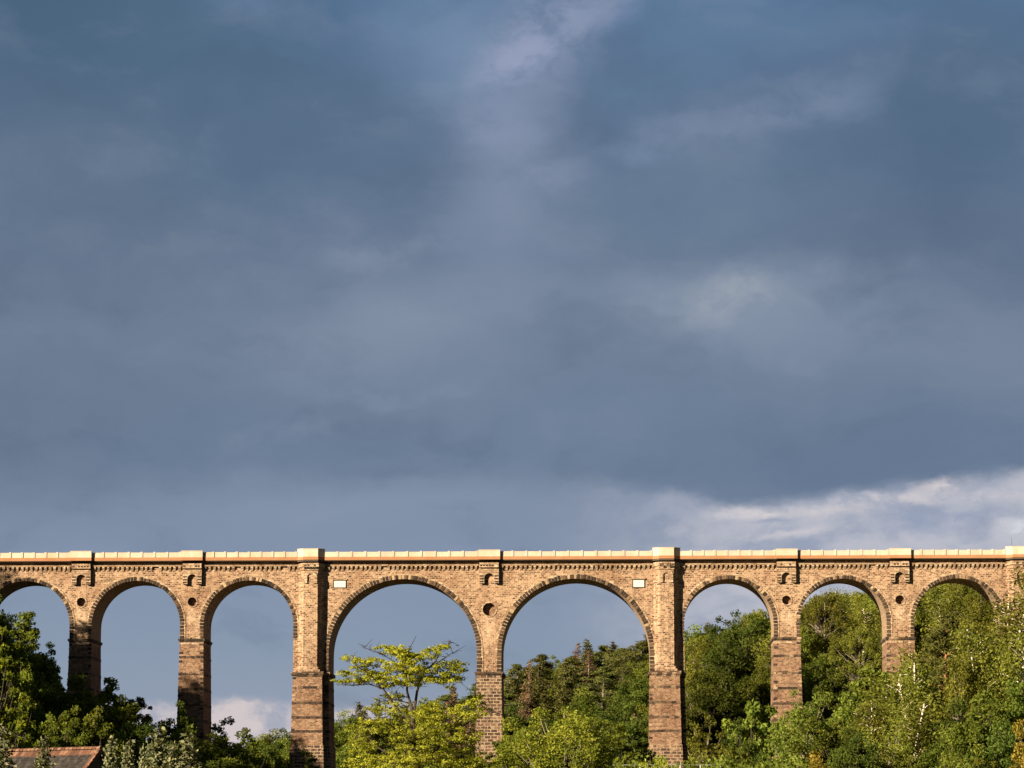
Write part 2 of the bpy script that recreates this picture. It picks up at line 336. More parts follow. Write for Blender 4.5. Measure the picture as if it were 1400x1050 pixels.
# full cloud deck to the north; unseen cloud added behind the camera lowers ambient light
cover = N.math('MAXIMUM', N.rng(s3.outputs[1], -.6, .1, .93, 1), 0.0)
skyc = N.mix(cover, sky.outputs[0], sca.outputs[0])
bg = N.n('ShaderNodeBackground'); bg.inputs['Strength'].default_value = .1; N.link(skyc, bg.inputs[0])
wo = N.n('ShaderNodeOutputWorld'); N.link(bg.outputs[0], wo.inputs[0])
vs = sc.view_settings; vs.view_transform = 'Standard'; vs.look = 'None'; vs.exposure = EXPO; vs.gamma = 1
sc.display_settings.display_device = 'sRGB'
sc.cycles.max_bounces = 5; sc.cycles.transparent_max_bounces = 4

# ------------------------------------------------------------------ terrain
def S(t):
    t = np.clip(t, 0, 1); return t * t * (3 - 2 * t)
def ground(x, y):
    x = np.asarray(x, float); y = np.asarray(y, float)
    hl = 46 * S((-x - 25) / 110) * S((y - 160) / 120) * (1 - .92 * S((y - 455) / 90))
    hr = 33 * S((x - 26) / 72) * S((y - 270) / 120) * (1 - .75 * S((y - 450) / 60))
    yc = np.clip(y, 440, 615); pxx = 700 + FPX * x / yc
    sky_ = np.interp(pxx, [100, 250, 330, 400, 500, 600, 690, 790, 880, 930, 1000, 1050, 1130, 1200, 1300, 1400, 1700], [1080, 1050, 1005, 978, 972, 955, 918, 895, 884, 874, 855, 838, 820, 803, 795, 785, 760])
    g = np.maximum((1170 - sky_) / FPX * yc + 1.7 - 13.2, 1)
    k = S((x - 12) / 30)
    hb = g * S((y - 478 + 30 * k) / (125 - 50 * k))
    berm = 9.2 * np.exp(-((y - 302) / 16) ** 4) * S((x + 30) / 20) * (1 - S((x - 24) / 30))
    return (np.maximum(hl, 0) ** 4 + np.maximum(hr, 0) ** 4 + np.maximum(hb, 0) ** 4 + berm ** 4) ** .25
def g1(x, y): return float(ground(x, y))
def axis(a, b, c, d, step, big):
    return np.concatenate([np.linspace(a, b, big, endpoint=False), np.arange(b, c, step), np.linspace(c, d, big)])
xs = axis(-5000, -240, 240, 5000, 5, 14); ys = axis(-3000, 180, 760, 9000, 5, 14)
X, Y = np.meshgrid(xs, ys); Z = ground(X, Y)
me = bpy.data.meshes.new('ground'); nx, ny = len(xs), len(ys)
me.from_pydata(np.stack([X, Y, Z], -1).reshape(-1, 3).tolist(), [], [(j * nx + i, j * nx + i + 1, (j + 1) * nx + i + 1, (j + 1) * nx + i) for j in range(ny - 1) for i in range(nx - 1)])
me.polygons.foreach_set('use_smooth', [True] * len(me.polygons))
m, nt = mat('forest_floor'); N = NT(nt); tc = N.n('ShaderNodeTexCoord').outputs['Object']
c = N.ramp(N.noise(tc, .12, 6, .65).outputs[0], [(.3, (.03, .035, .012)), (.5, (.04, .06, .016)), (.7, (.075, .09, .025))])
c = N.mix(N.rng(N.noise(tc, 1.2, 5, .7).outputs[0], .5, .7, 0, .6), c, (.05, .04, .02))
principled(N, c, 1, N.noise(tc, 2, 5, .7).outputs[0], .8, .3); me.materials.append(m)
gr = bpy.data.objects.new('ground', me); col.objects.link(gr)
tag(gr, 'wooded valley floor rising into green hillsides either side of the viaduct', 'ground', kind='structure')

# ------------------------------------------------------------------ viaduct
YB, TH = 457.0, R(2.0)
via = empty('viaduct', (0, YB, 0), -TH)
tag(via, 'tall brown stone railway viaduct of round arches crossing the wooded valley', 'viaduct')
ca, sa = math.cos(TH), math.sin(TH)
def L(px, py, dep=0.0):                  # photo pixel -> local (u, z) on the plane of the front face
    d = ray(px, py); c0 = Vector((0, 0, CAMZ)) - Vector((0, YB, 0))
    # local axes: u=(ca,-sa), n=(sa,ca)
    dn = d.x * sa + d.y * ca; cn = c0.x * sa + c0.y * ca
    t = (dep - cn) / dn
    p = c0 + d * t
    return p.x * ca - p.y * sa, p.z
def u(px, py=872): return L(px, py)[0]
def z(py, px=700): return L(px, py)[1]
W = 8.4
ZS, ZB, ZC = z(872), z(918.5), z(792.5)
ZTOP = z(766); ZSLAB0, ZSLAB1, ZPAR = z(766), z(761.5), z(754.5)
# (left px, right px, type)
PR = [(-372, -336, 's'), (-224, -192, 's'), (-76, -28, 'b'), (95, 125, 's'), (246, 278, 's'), (401, 449.5, 'b'), (652, 685.5, 'm'), (888, 935.5, 'b'),
      (1058, 1094, 's'), (1212.5, 1250, 's'), (1371, 1420, 'b'), (1538, 1574, 's'), (1692, 1728, 's'), (1850, 1880, 's')]
PU = [(u(a), u(b), k) for a, b, k in PR]
arches = []
for i in range(len(PU) - 1):
    a, b = PU[i], PU[i + 1]
    big = 'm' in (a[2], b[2])
    zs = ZB if big else ZS
    arches.append((a[1], b[0], zs, ZC + (.12 if big else 0)))
def arc(x0, x1, zs, zc, n=44, off=0.0):
    r = (x1 - x0) / 2; cx = (x0 + x1) / 2; cz = zc - r; pts = []
    k = max(2, int((cz - zs) / .6))
    for i in range(k): pts.append((x0 - off, zs + (cz - zs) * i / k))
    for i in range(n + 1):
        t = math.pi * (1 - i / n); pts.append((cx + (r + off) * math.cos(t), cz + (r + off) * math.sin(t)))
    for i in range(k): pts.append((x1 + off, cz - (cz - zs) * (i + 1) / k))
    return pts
# spandrel wall: outline with arch openings and oculus holes
out = [(PU[0][0] - 25, ZTOP), (PU[0][0] - 25, 8), (PU[0][1], 8)]
for i, A in enumerate(arches):
    pz = ZB if PU[i][2] in 'bm' else ZS
    if i: out.append((PU[i][1], pz))
    if i == 0: pass
    cur_ = arc(*A)
    if i and abs(cur_[0][1] - pz) < .01: cur_ = cur_[1:]
    out += cur_
    nz_ = ZB if PU[i + 1][2] in 'bm' else ZS
    if abs(out[-1][1] - nz_) > .01: out.append((PU[i + 1][0], nz_))
e = PU[-1]
out += [(e[0], 8), (e[1] + 25, 8), (e[1] + 25, ZTOP)]
oc = []
for (a, b, k) in PU:
    if k == 's': oc.append(((a + b) / 2, z(821.5), .66))
    if k == 'm': oc.append(((a + b) / 2, z(833), .95))
NS = 28
holes = [[(cx + r * math.cos(2 * math.pi * i / NS), cz + r * math.sin(2 * math.pi * i / NS)) for i in range(NS)] for cx, cz, r in oc]
def fill(loops):
    tr = tessellate_polygon([[Vector((x, y, 0)) for x, y in l] for l in loops])
    flat = [p for l in loops for p in l]; return flat, tr
mb = MB(); flat, tr = fill([out] + holes); nf = len(flat)
Vv = [(x, 0, zz) for x, zz in flat] + [(x, W, zz) for x, zz in flat]
Ff = [tuple(t) for t in tr] + [tuple(q + nf for q in t) for t in tr]
off = 0
for li, l in enumerate([out] + holes):
    n = len(l)
    if li == 0: Fs = [(off + q, off + (q + 1) % n, off + (q + 1) % n + nf, off + q + nf) for q in range(n)]
    off += n
mb.faces(Vv, Ff); mb.faces(Vv, Fs, m=1); off = len(out)
for l in holes:
    n = len(l)
    for y0, y1 in ((0, 1.0), (W, W - 1.0)):
        mb.faces([(x, y0, zz) for x, zz in l] + [(x, y1, zz) for x, zz in l], [(q, (q + 1) % n, (q + 1) % n + n, q + n) for q in range(n)] + [tuple(range(n, 2 * n))])
mb.build('spandrel_wall', [M['stone'], M['soffit']], via)
# arch rings
rr = random.Random(4)
for (x0, x1, zs, zc) in arches:
    big = zs == ZB; r = (x1 - x0) / 2; cx = (x0 + x1) / 2; cz = zc - r
    tk = .66 if big else .55
    mb = MB(); mt = MB()
    for side in (0, 1):
        ys0 = (-.06, .0) if side == 0 else (W, W + .06)
        yb = (-.13, .0) if side == 0 else (W, W + .13)
        inn, ou = arc(x0, x1, zs, zc, 44, .0), arc(x0, x1, zs, zc, 44, tk + .26)
        for i in range(len(inn) - 1):
            mt.prism([inn[i], ou[i], ou[i + 1], inn[i + 1]], *ys0, tone=.8)
        if side: mt.build('arch_ring', M['trim'], via); continue
        ring = mt.build('arch_ring', M['trim'], via); mt = MB()
        # blocks
        st = .46; nb = int(math.pi * r / st)
        for i in range(nb):
            t0 = math.pi * (1 - (i + .13) / nb); t1 = math.pi * (1 - (i + .87) / nb)
            h = tk * rr.uniform(.82, 1.06)
            q = abs(i / nb - .5) * 2                     # 0 crown, 1 springing
            tone = rr.choice([.02, .08, .15, .25, .35, .45]) if rr.random() < .62 + .33 * q else rr.uniform(.55, 1)
            ti = -.004
            P = [(cx + (r + ti) * math.cos(t0), cz + (r + ti) * math.sin(t0)), (cx + (r + h) * math.cos(t0), cz + (r + h) * math.sin(t0)),
                 (cx + (r + h) * math.cos(t1), cz + (r + h) * math.sin(t1)), (cx + (r + ti) * math.cos(t1), cz + (r + ti) * math.sin(t1))]
            mb.prism(P, -.12 - rr.uniform(0, .05), -.03, tone=tone)
        k = max(1, int((cz - zs) / .46)); hh = (cz - zs) / k
        for i in range(k):
            for sgn, xx in ((-1, x0), (1, x1)):
                h = tk * rr.uniform(.8, 1.05); z0, z1 = zs + hh * (i + .13), zs + hh * (i + .87)
                xa, xb = xx - sgn * .004, xx + sgn * h
                mb.box(min(xa, xb), max(xa, xb), -.12 - rr.uniform(0, .05), -.03, z0, z1, tone=rr.choice([.03, .1, .2, .3, .45]))
    mb.build('voussoir_trim', M['voussoir'], ring)
# pale lime runs washed down the wall below each oculus
nt_ = M['stone'].node_tree; N = NT(nt_); ps_ = next(n for n in nt_.nodes if n.type == 'BSDF_PRINCIPLED')
src = ps_.inputs['Base Color'].links[0].from_socket; tc = N.n('ShaderNodeTexCoord').outputs['Object']
sp_ = N.n('ShaderNodeSeparateXYZ'); N.link(tc, sp_.inputs[0]); msk = 0.0
for cx, cz, r in oc:
    mx = N.rng(N.math('ABSOLUTE', N.math('SUBTRACT', sp_.outputs[0], cx)), r * 1.5, r * .5)
    mz = N.math('MULTIPLY', N.rng(sp_.outputs[2], cz - r * 8, cz - r * 3), N.rng(sp_.outputs[2], cz - r * .9, cz - r * 1.1))
    msk = N.math('MAXIMUM', N.math('MULTIPLY', mx, mz), msk)
msk = N.math('MULTIPLY', msk, N.rng(N.noise(tc, 1.6, 5, .65).outputs[0], .35, .65, .05, .5))
N.link(N.mix(msk, src, (.46, .35, .24)), ps_.inputs['Base Color'])
# oculus rings
for cx, cz, r in oc:
    mb = MB()
    for i in range(NS):
        t0, t1 = 2 * math.pi * i / NS, 2 * math.pi * (i + 1) / NS
        P = [(cx + (r - .01) * math.cos(t0), cz + (r - .01) * math.sin(t0)), (cx + (r + .2) * math.cos(t0), cz + (r + .2) * math.sin(t0)),
             (cx + (r + .2) * math.cos(t1), cz + (r + .2) * math.sin(t1)), (cx + (r - .01) * math.cos(t1), cz + (r - .01) * math.sin(t1))]
        mb.prism(P, -.08, .0, tone=.8)
    oo = mb.build('oculus', M['trim'], via)
    mb = MB(); mb.prism([(cx + r * .97 * math.cos(2 * math.pi * i / NS), cz + r * .97 * math.sin(2 * math.pi * i / NS)) for i in range(NS)], .75, .98)
    mb.build('infill', M['pierstone'], oo)
# piers
BAND_S = [z(p) for p in (897.5, 920.5, 941.5, 962.5, 985, 1007, 1029)]
BAND_B = [z(p) for p in (940, 961, 981, 1000)]
BT = 1 / 55
for (a, b, k) in PU:
    zt = ZS if k == 's' else ZB; zb = -3.0
    c = (a + b) / 2
    mb = MB(); d = (zt - zb) * BT
    if k in 's': mb.box(a, b, -.06, W + .06, zb, zt - .3, tb=(d, d, d, d)); p = mb.build('pier', M['pierstone'], via)
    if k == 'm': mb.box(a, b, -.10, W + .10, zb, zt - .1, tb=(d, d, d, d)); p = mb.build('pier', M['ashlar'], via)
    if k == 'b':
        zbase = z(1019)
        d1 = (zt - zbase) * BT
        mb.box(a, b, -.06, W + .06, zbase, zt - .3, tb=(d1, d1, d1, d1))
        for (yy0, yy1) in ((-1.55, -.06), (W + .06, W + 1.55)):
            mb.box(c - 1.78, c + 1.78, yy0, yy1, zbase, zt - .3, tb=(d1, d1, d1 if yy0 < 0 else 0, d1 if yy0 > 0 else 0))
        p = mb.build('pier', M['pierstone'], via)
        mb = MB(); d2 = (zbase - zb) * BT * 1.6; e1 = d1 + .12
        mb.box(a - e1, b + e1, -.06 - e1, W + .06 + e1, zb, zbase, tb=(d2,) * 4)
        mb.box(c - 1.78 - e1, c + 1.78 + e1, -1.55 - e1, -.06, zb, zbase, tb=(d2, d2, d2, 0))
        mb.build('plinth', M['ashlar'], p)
    # impost
    mb = MB()
    if k == 's':
        mb.box(a - .22, b + .22, -.26, W + .26, zt - .32, zt - .0, tone=.5); mb.box(a - .1, b + .1, -.14, W + .14, zt - .5, zt - .32)
        mb.build('impost', M['band'], p)
        mb = MB(); mb.box(a - .03, b + .03, -.1, W + .1, zt - .85, zt - .52); mb.build('pale_course', M['trim'], p)
    if k == 'm':
        mb.box(a - .3, b + .3, -.34, W + .34, zt - .3, zt - .0); mb.box(a - .14, b + .14, -.18, W + .18, zt - .5, zt - .3)
        mb.build('impost', M['band'], p)
    if k == 'b':
        mb.box(a - .24, b + .24, -.28, W + .28, zt - .45, zt)
        mb.box(c - 2.0, c + 2.0, -1.8, -.28, zt - .45, zt); mb.box(c - 1.88, c + 1.88, -1.66, -.28, zt - .72, zt - .45)
        mb.build('impost', M['band'], p)
    # bands
    mb = MB()
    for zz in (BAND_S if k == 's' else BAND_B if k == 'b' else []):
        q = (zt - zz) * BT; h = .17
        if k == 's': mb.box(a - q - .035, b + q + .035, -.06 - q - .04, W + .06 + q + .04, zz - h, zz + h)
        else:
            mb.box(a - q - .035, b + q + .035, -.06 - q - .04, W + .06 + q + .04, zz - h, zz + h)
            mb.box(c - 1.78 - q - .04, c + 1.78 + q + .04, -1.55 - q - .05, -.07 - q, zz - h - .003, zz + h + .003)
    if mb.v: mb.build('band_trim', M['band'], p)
    # small quoin nicks along the front edges of the pier
    if k in 'sb':
        mb = MB(); zz = zt - 1.0
        while zz > 8:
            q = (zt - zz) * BT
            if rr.random() < .4: mb.box(a - q - .02, a - q + rr.uniform(.35, .6), -.06 - q - .05, -.06 - q + .2, zz, zz + .3, tone=rr.choice([.05, .3, .9]))
            if rr.random() < .4: mb.box(b + q - rr.uniform(.35, .6), b + q + .02, -.06 - q - .05, -.06 - q + .2, zz, zz + .3, tone=rr.choice([.05, .3, .9]))
            zz -= .62
        mb.build('quoin_trim', M['voussoir'], p)
# buttress shafts on the big piers
def octo(c, wf, ww, y0, y1): return [(c - ww, y1), (c - wf, y0), (c + wf, y0), (c + ww, y1)]
butts = [(a + b) / 2 for a, b, k in PU if k == 'b']
for c in butts:
    mb = MB()
    mb.vprism(octo(c, 1.02, 1.85, -1.25, 0), ZB + .7, z(772))
    mb.vprism(octo(c, 1.45, 1.8, -1.45, 0), ZB + .0, ZB + .35); mb.vprism(octo(c, 1.2, 1.83, -1.35, 0), ZB + .35, ZB + .7)
    bt = mb.build('buttress', M['stone'], via)
    mb = MB()
    mb.vprism(octo(c, 1.08, 1.93, -1.32, -.0), z(797), z(795.5)); mb.vprism(octo(c, 1.10, 1.95, -1.36, 0), z(780), z(778.5))
    mb.vprism(octo(c, 1.16, 2.02, -1.45, 0), z(775), z(770)); 
    for sx in (-.72, .72): mb.box(c + sx - .22, c + sx + .22, -1.5, -1.2, z(797.5), z(788))
    nn = 8
    for i in range(nn):
        t0, t1 = math.pi * i / nn, math.pi * (i + 1) / nn; zz = z(789)
        mb.prism([(c + .5 * math.cos(t0), zz + .5 * math.sin(t0)), (c + .94 * math.cos(t0), zz + .94 * math.sin(t0)), (c + .94 * math.cos(t1), zz + .94 * math.sin(t1)), (c + .5 * math.cos(t1), zz + .5 * math.sin(t1))], -1.42, -1.2)
    mb.build('capital', M['trim'], bt)
    mb = MB()
    for zz in (z(773), z(777)):
        x = c - .95
        while x < c + .9:
            w_ = rr.uniform(.2, .4)
            if rr.random() < .65: mb.box(x, x + w_, -1.475 if zz > z(775) else -1.40, -1.2, zz - .12, zz + .1, tone=.02)
            x += w_ + .12
    mb.build('weathered_stone_trim', M['voussoir'], bt)
# deck slab and parapets
xa, xb = PU[0][0] - 25, PU[-1][1] + 25
FO = -1.08                                 # front edge of the slab
mb = MB(); mb.box(xa, xb, FO, W - FO, ZSLAB0 + .004, ZSLAB1)
slab = mb.build('deck_slab', M['slab'], via)
mb = MB(); mb.box(xa, xb, 0.2, W - .2, ZSLAB1 + .004, ZSLAB1 + .06); mb.build('deck_surface', M['asphalt'], slab)
mb = MB(); mb.box(xa, xb, FO + .12, -.0, ZSLAB0 - .1, ZSLAB0); mb.build('soffit', M['shade_concrete'], slab)  # dark strip deepens the shadow band under the deck edge
ref = [((a + b) / 2, 1.55 if k == 's' else 1.58) for a, b, k in PU if k in 'sm']
sup = sorted([(c, w, 'r') for c, w in ref] + [(c, 2.0, 'b') for c in butts])
for c, w, k in sup:
    mb = MB(); mo = MB(); md = MB()
    if k == 'r':
        y0 = FO - .38; c2 = c + .05
        mb.box(c2 - w, c2 + w, y0, y0 + .3, ZSLAB1 - .02, ZPAR + .12); mb.box(c2 - w, c2 - w + .25, y0 + .3, -.3, ZSLAB1 - .02, ZPAR + .11); mb.box(c2 + w - .25, c2 + w, y0 + .3, -.3, ZSLAB1 - .02, ZPAR + .11)
        mb.box(c2 - w - .04, c2 + w + .04, y0 - .04, y0 + .34, ZPAR + .12, ZPAR + .2)
        mo.box(c2 - w - .01, c2 + w + .01, y0 - .015, FO + .02, ZSLAB0 + .007, ZSLAB1 - .02)
    else:
        P = octo(c, 1.08, 2.0, FO - .78, FO + .05)
        mb.vprism(P, ZSLAB1 - .02, ZPAR + .34); mb.vprism([(x * 1.0 + (.05 if x > c else -.05), y - .04) for x, y in P], ZPAR + .34, ZPAR + .42)
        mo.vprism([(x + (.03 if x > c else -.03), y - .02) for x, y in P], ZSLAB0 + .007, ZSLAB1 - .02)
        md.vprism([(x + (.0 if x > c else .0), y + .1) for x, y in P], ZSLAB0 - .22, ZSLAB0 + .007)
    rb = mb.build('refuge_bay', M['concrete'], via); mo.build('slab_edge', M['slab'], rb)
    if md.v: md.build('soffit', M['shade_concrete'], rb)  # same shade-dark colour under the buttress bay
    if k == 'r':
        w2 = w - .17; mbk = MB()
        mbk.box(c - w2, c + w2, -.78, 0, z(776.3), z(769.6))
        x0_, x1_ = c - w2, c + w2; ri = w2 * .5; zc_ = z(790.5)
        P = [(x0_, z(797.5)), (x0_, z(778)), (x1_, z(778)), (x1_, z(797.5)), (c + ri, z(797.5))] + [(c + ri * math.cos(math.pi * i / 10), zc_ + ri * math.sin(math.pi * i / 10)) for i in range(11)] + [(c - ri, z(797.5))]
        mbk.prism(P, -.55, 0)
        mbk.box(x0_ - .04, x1_ + .04, -.6, 0, z(782.5), z(781))
        br_ = mbk.build('bracket', M['trim'], via)
        mbk = MB()
        for sx in (x0_ + .02, x1_ - (w2 - ri) + .05):
            for j in range(3): mbk.box(sx + .04, sx + w2 - ri - .1, -.57, -.4, z(796.5) + j * .42, z(796.5) + j * .42 + .2, tone=rr.choice([.02, .1, .2]))
        for j in range(6):
            if rr.random() < .7: mbk.box(x0_ + .1 + j * .42, x0_ + .4 + j * .42, -.8, -.5, z(774.5), z(772.6), tone=rr.choice([.02, .15]))
        mbk.build('weathered_stone_trim', M['voussoir'], br_)
edges = [(xa, None)] + [(c, w) for c, w, k in sup] + [(xb, None)]
for i in range(len(edges) - 1):
    s = edges[i][0] + (edges[i][1] or 0); e_ = edges[i + 1][0] - (edges[i + 1][1] or 0)
    ln = e_ - s; n = max(1, round(ln / (2.1 if ln > 20 else 1.8))); st = ln / n
    mb = MB(); mj = MB()
    for side in (0, 1):
        mb = MB()
        fy = FO + .05 if side == 0 else W - FO - .05; sg = 1 if side == 0 else -1
        for j in range(n):
            x = s + j * st; dy = rr.uniform(-.012, .012)
            ya, yb_ = sorted((fy + dy, fy + sg * .16))
            mb.box(x + .03, x + st - .34, ya, yb_, ZSLAB1 - .005, ZPAR - .02 + rr.uniform(-.03, .03), tone=min(1, max(0, rr.gauss(.45, .2))))
            ya, yb_ = sorted((fy - sg * .09, fy + sg * .2))
            mb.box(x + st - .34, x + st - .02, ya, yb_, ZSLAB1 - .004, ZPAR + .06 + rr.uniform(-.02, .02), tone=rr.uniform(.2, .6))
        mb.build('parapet', M['concrete'], via)
    # corbel table under the slab
    s = edges[i][0] + (1.55 if edges[i][1] else 0); e_ = edges[i + 1][0] - (1.55 if edges[i + 1][1] else 0)
    n = max(1, round((e_ - s) / .68)); st = (e_ - s) / n
    mb = MB(); mb.box(s, e_, -.38, 0, z(773.4), z(771.4))
    for j in range(n):
        x = s + (j + .18 + rr.uniform(-.04, .04)) * st; w_ = st * rr.uniform(.46, .62); zb_, zt_ = z(779.8 + rr.uniform(-.6, .8)), z(773.4)
        if rr.random() < .04: continue
        V = [(x + w_ * .15, -.02, zb_), (x + w_ * .85, -.02, zb_), (x + w_, -.32, zt_ - .2), (x, -.32, zt_ - .2), (x + w_, -.32, zt_), (x, -.32, zt_), (x, 0, zt_), (x + w_, 0, zt_), (x + w_ * .15, 0.0, zb_), (x + w_ * .85, 0.0, zb_)]
        mb.faces(V, [(0, 1, 2, 3), (3, 2, 4, 5), (0, 3, 5, 6, 8), (1, 9, 7, 4, 2), (0, 8, 9, 1)])
    mb.build('corbel_course', M['trim'], via)
# plaques
for px0, px1, py0, py1, lab in ((455.5, 473.5, 793, 804, 'white plaque in dark frame beside left ribbed pier'), (864.5, 881.5, 792, 803.5, 'white plaque in dark frame beside right ribbed pier')):
    x0_, z0_ = L(px0, py1); x1_, z1_ = L(px1, py0); f_ = .11
    mb = MB(); mb.box(x0_ - .0, x1_, -.1, 0, z0_, z0_ + f_); mb.box(x0_, x1_, -.1, 0, z1_ - f_, z1_); mb.box(x0_, x0_ + f_, -.1, 0, z0_ + f_, z1_ - f_); mb.box(x1_ - f_, x1_, -.1, 0, z0_ + f_, z1_ - f_)
    fr = mb.build('plaque', M['iron'], via); fr['label'] = lab
    mb = MB(); mb.box(x0_ + f_, x1_ - f_, -.06, 0, z0_ + f_, z1_ - f_); mb.build('plate', M['plate'], fr)
    mb = MB(); mb.box(x0_ - .12, x1_ + .12, -.2, 0, z1_ + .02, z1_ + .16); mb.build('ledge', M['trim'], fr)
# thin mast on the rightmost pier
ux, _ = L(1384, 745); wx = Vector((ux * ca + 0 * sa, YB - ux * sa, 0)) + Vector((sa, ca, 0)) * .5
mast = empty('mast', (wx.x, wx.y, ZSLAB1 + .06))
tag(mast, 'thin dark metal pole standing on the viaduct deck at its right end', 'pole')
mb = MB(); mb.tube([(0, 0, .0), (0, 0, 2.6)], [.035, .025], 6); mb.build('pole_shaft', M['iron'], mast)
mb = MB(); mb.box(-.14, .14, -.14, .14, 0, .04); mb.build('base_plate', M['iron'], mast)

# ------------------------------------------------------------------ trees
class Leaves:
    def __init__(s): s.c = []; s.t = []; s.sz = []; s.n = []; s.asp = []
    def add(s, pts, size, tone, nrm=None, asp=.55):
        pts = np.asarray(pts); k = len(pts)
        s.c.append(pts); s.t.append(np.broadcast_to(tone, (k,)).astype(float)); s.sz.append(np.broadcast_to(size, (k,)).astype(float))
        s.n.append(np.zeros((k, 3)) if nrm is None else np.broadcast_to(nrm, (k, 3))); s.asp.append(np.full(k, asp))
    def mesh(s, name, material, rg, size_var=.35):
        c = np.concatenate(s.c); t = np.concatenate(s.t); sz = np.concatenate(s.sz); bias = np.concatenate(s.n); asp = np.concatenate(s.asp)
        k = len(c); nrm = rg.normal(size=(k, 3)); nrm /= np.linalg.norm(nrm, axis=1)[:, None]; nrm = nrm + bias
        nrm /= np.linalg.norm(nrm, axis=1)[:, None] + 1e-9
        a = rg.normal(size=(k, 3)); a -= nrm * (a * nrm).sum(1)[:, None]; a /= np.linalg.norm(a, axis=1)[:, None] + 1e-9
        b = np.cross(nrm, a); sz = sz * (1 + size_var * rg.uniform(-1, 1, k)) * .5
        a = a * sz[:, None]; b = b * (sz * asp)[:, None]
        bend = nrm * (sz * .25)[:, None]
        v = np.stack([c + a - bend, c + b + bend * .4, c - a - bend, c - b + bend * .4], 1).reshape(-1, 3)
        me = bpy.data.meshes.new(name); me.vertices.add(4 * k); me.vertices.foreach_set('co', v.ravel())
        me.loops.add(4 * k); me.loops.foreach_set('vertex_index', np.arange(4 * k, dtype=np.int32))
        me.polygons.add(k); me.polygons.foreach_set('loop_start', np.arange(0, 4 * k, 4, dtype=np.int32)); me.polygons.foreach_set('loop_total', np.full(k, 4, dtype=np.int32))
        at_ = me.attributes.new('tone', 'FLOAT', 'FACE'); at_.data.foreach_set('value', np.clip(t, 0, 1).astype(np.float32))
        me.materials.append(material); me.update(calc_edges=True); me.validate(); return me

def bez(p0, p1, p2, n=5):
    p0, p1, p2 = map(np.asarray, (p0, p1, p2)); return [tuple((1 - t) ** 2 * p0 + 2 * t * (1 - t) * p1 + t * t * p2) for t in np.linspace(0, 1, n)]
def clump(L_, rg, c, r, n, size, tone, flat=.8, up=.35, asp=.55):
    d = rg.normal(size=(n, 3)); d /= np.linalg.norm(d, axis=1)[:, None]
    rad = rg.uniform(0, 1, n) ** .45
    p = np.asarray(c) + d * rad[:, None] * np.array([r, r, r * flat])
    L_.add(p, size, tone + rg.normal(0, .13, n), d * .5 + np.array([0, 0, up]), asp)

PROTO = {}
def proto(kind, tm, lm): PROTO.setdefault(kind, []).append((tm, lm))

def deciduous(kind, fol, bark, seed, H=15, Rr=4.6, cb=.18, nc=95, lpc=75, ls=.34, sub=.2, flat=.75, open_=0.0):
    rg = np.random.default_rng(seed); B = MB(); Lf = Leaves()
    hz = H * (1 - cb) / 2; cz = H * cb + hz
    lean = rg.uniform(-.5, .5, 2)
    tp = [(0, 0, 0), (lean[0] * .3, lean[1] * .3, H * .3), (lean[0], lean[1], H * .6), (lean[0] * 1.2, lean[1] * 1.2, H * .9)]
    B.tube(tp, [.24, .19, .11, .03], 7)
    ph = rg.uniform(0, 6.28, 6); am = rg.uniform(.06, .2, 6)
    for i in range(nc):
        d = rg.normal(size=3); d /= np.linalg.norm(d)
        a = math.atan2(d[1], d[0]); e = math.asin(d[2])
        mul = 1 + am[0] * math.sin(2 * a + ph[0]) + am[1] * math.sin(3 * a + ph[1]) + am[2] * math.sin(3 * e + ph[2]) + am[3] * math.sin(5 * a + 2 * e + ph[3])
        r = (open_ + (1 - open_) * rg.uniform(.3, 1) ** .6) * mul
        taper = 1 - .25 * max(0, d[2])
        c = np.array([d[0] * Rr * r * taper * .88, d[1] * Rr * r * taper * .88, cz + d[2] * hz * r * .9])
        c[2] = max(c[2], H * .06)
        cr = Rr * sub * rg.uniform(.6, 1.35)
        clump(Lf, rg, c, cr, int(lpc * (cr / (Rr * sub)) ** 1.6) + 8, ls, np.clip(rg.normal(.5, .2), .05, .95), flat)
        if i % 2 == 0:
            z0 = max(H * .12, min(c[2] - H * .18, H * .8)) * rg.uniform(.8, 1)
            t = min(z0 / (H * .9), 1)
            s0 = (lean[0] * t, lean[1] * t, z0)
            B.tube(bez(s0, (c[0] * .6, c[1] * .6, z0 + (c[2] - z0) * .35), c, 4), [.09, .06, .04, .015], 4)
    proto(kind, B.mesh(kind + '_trunk', bark, True, False), Lf.mesh(kind + '_crown', fol, rg))

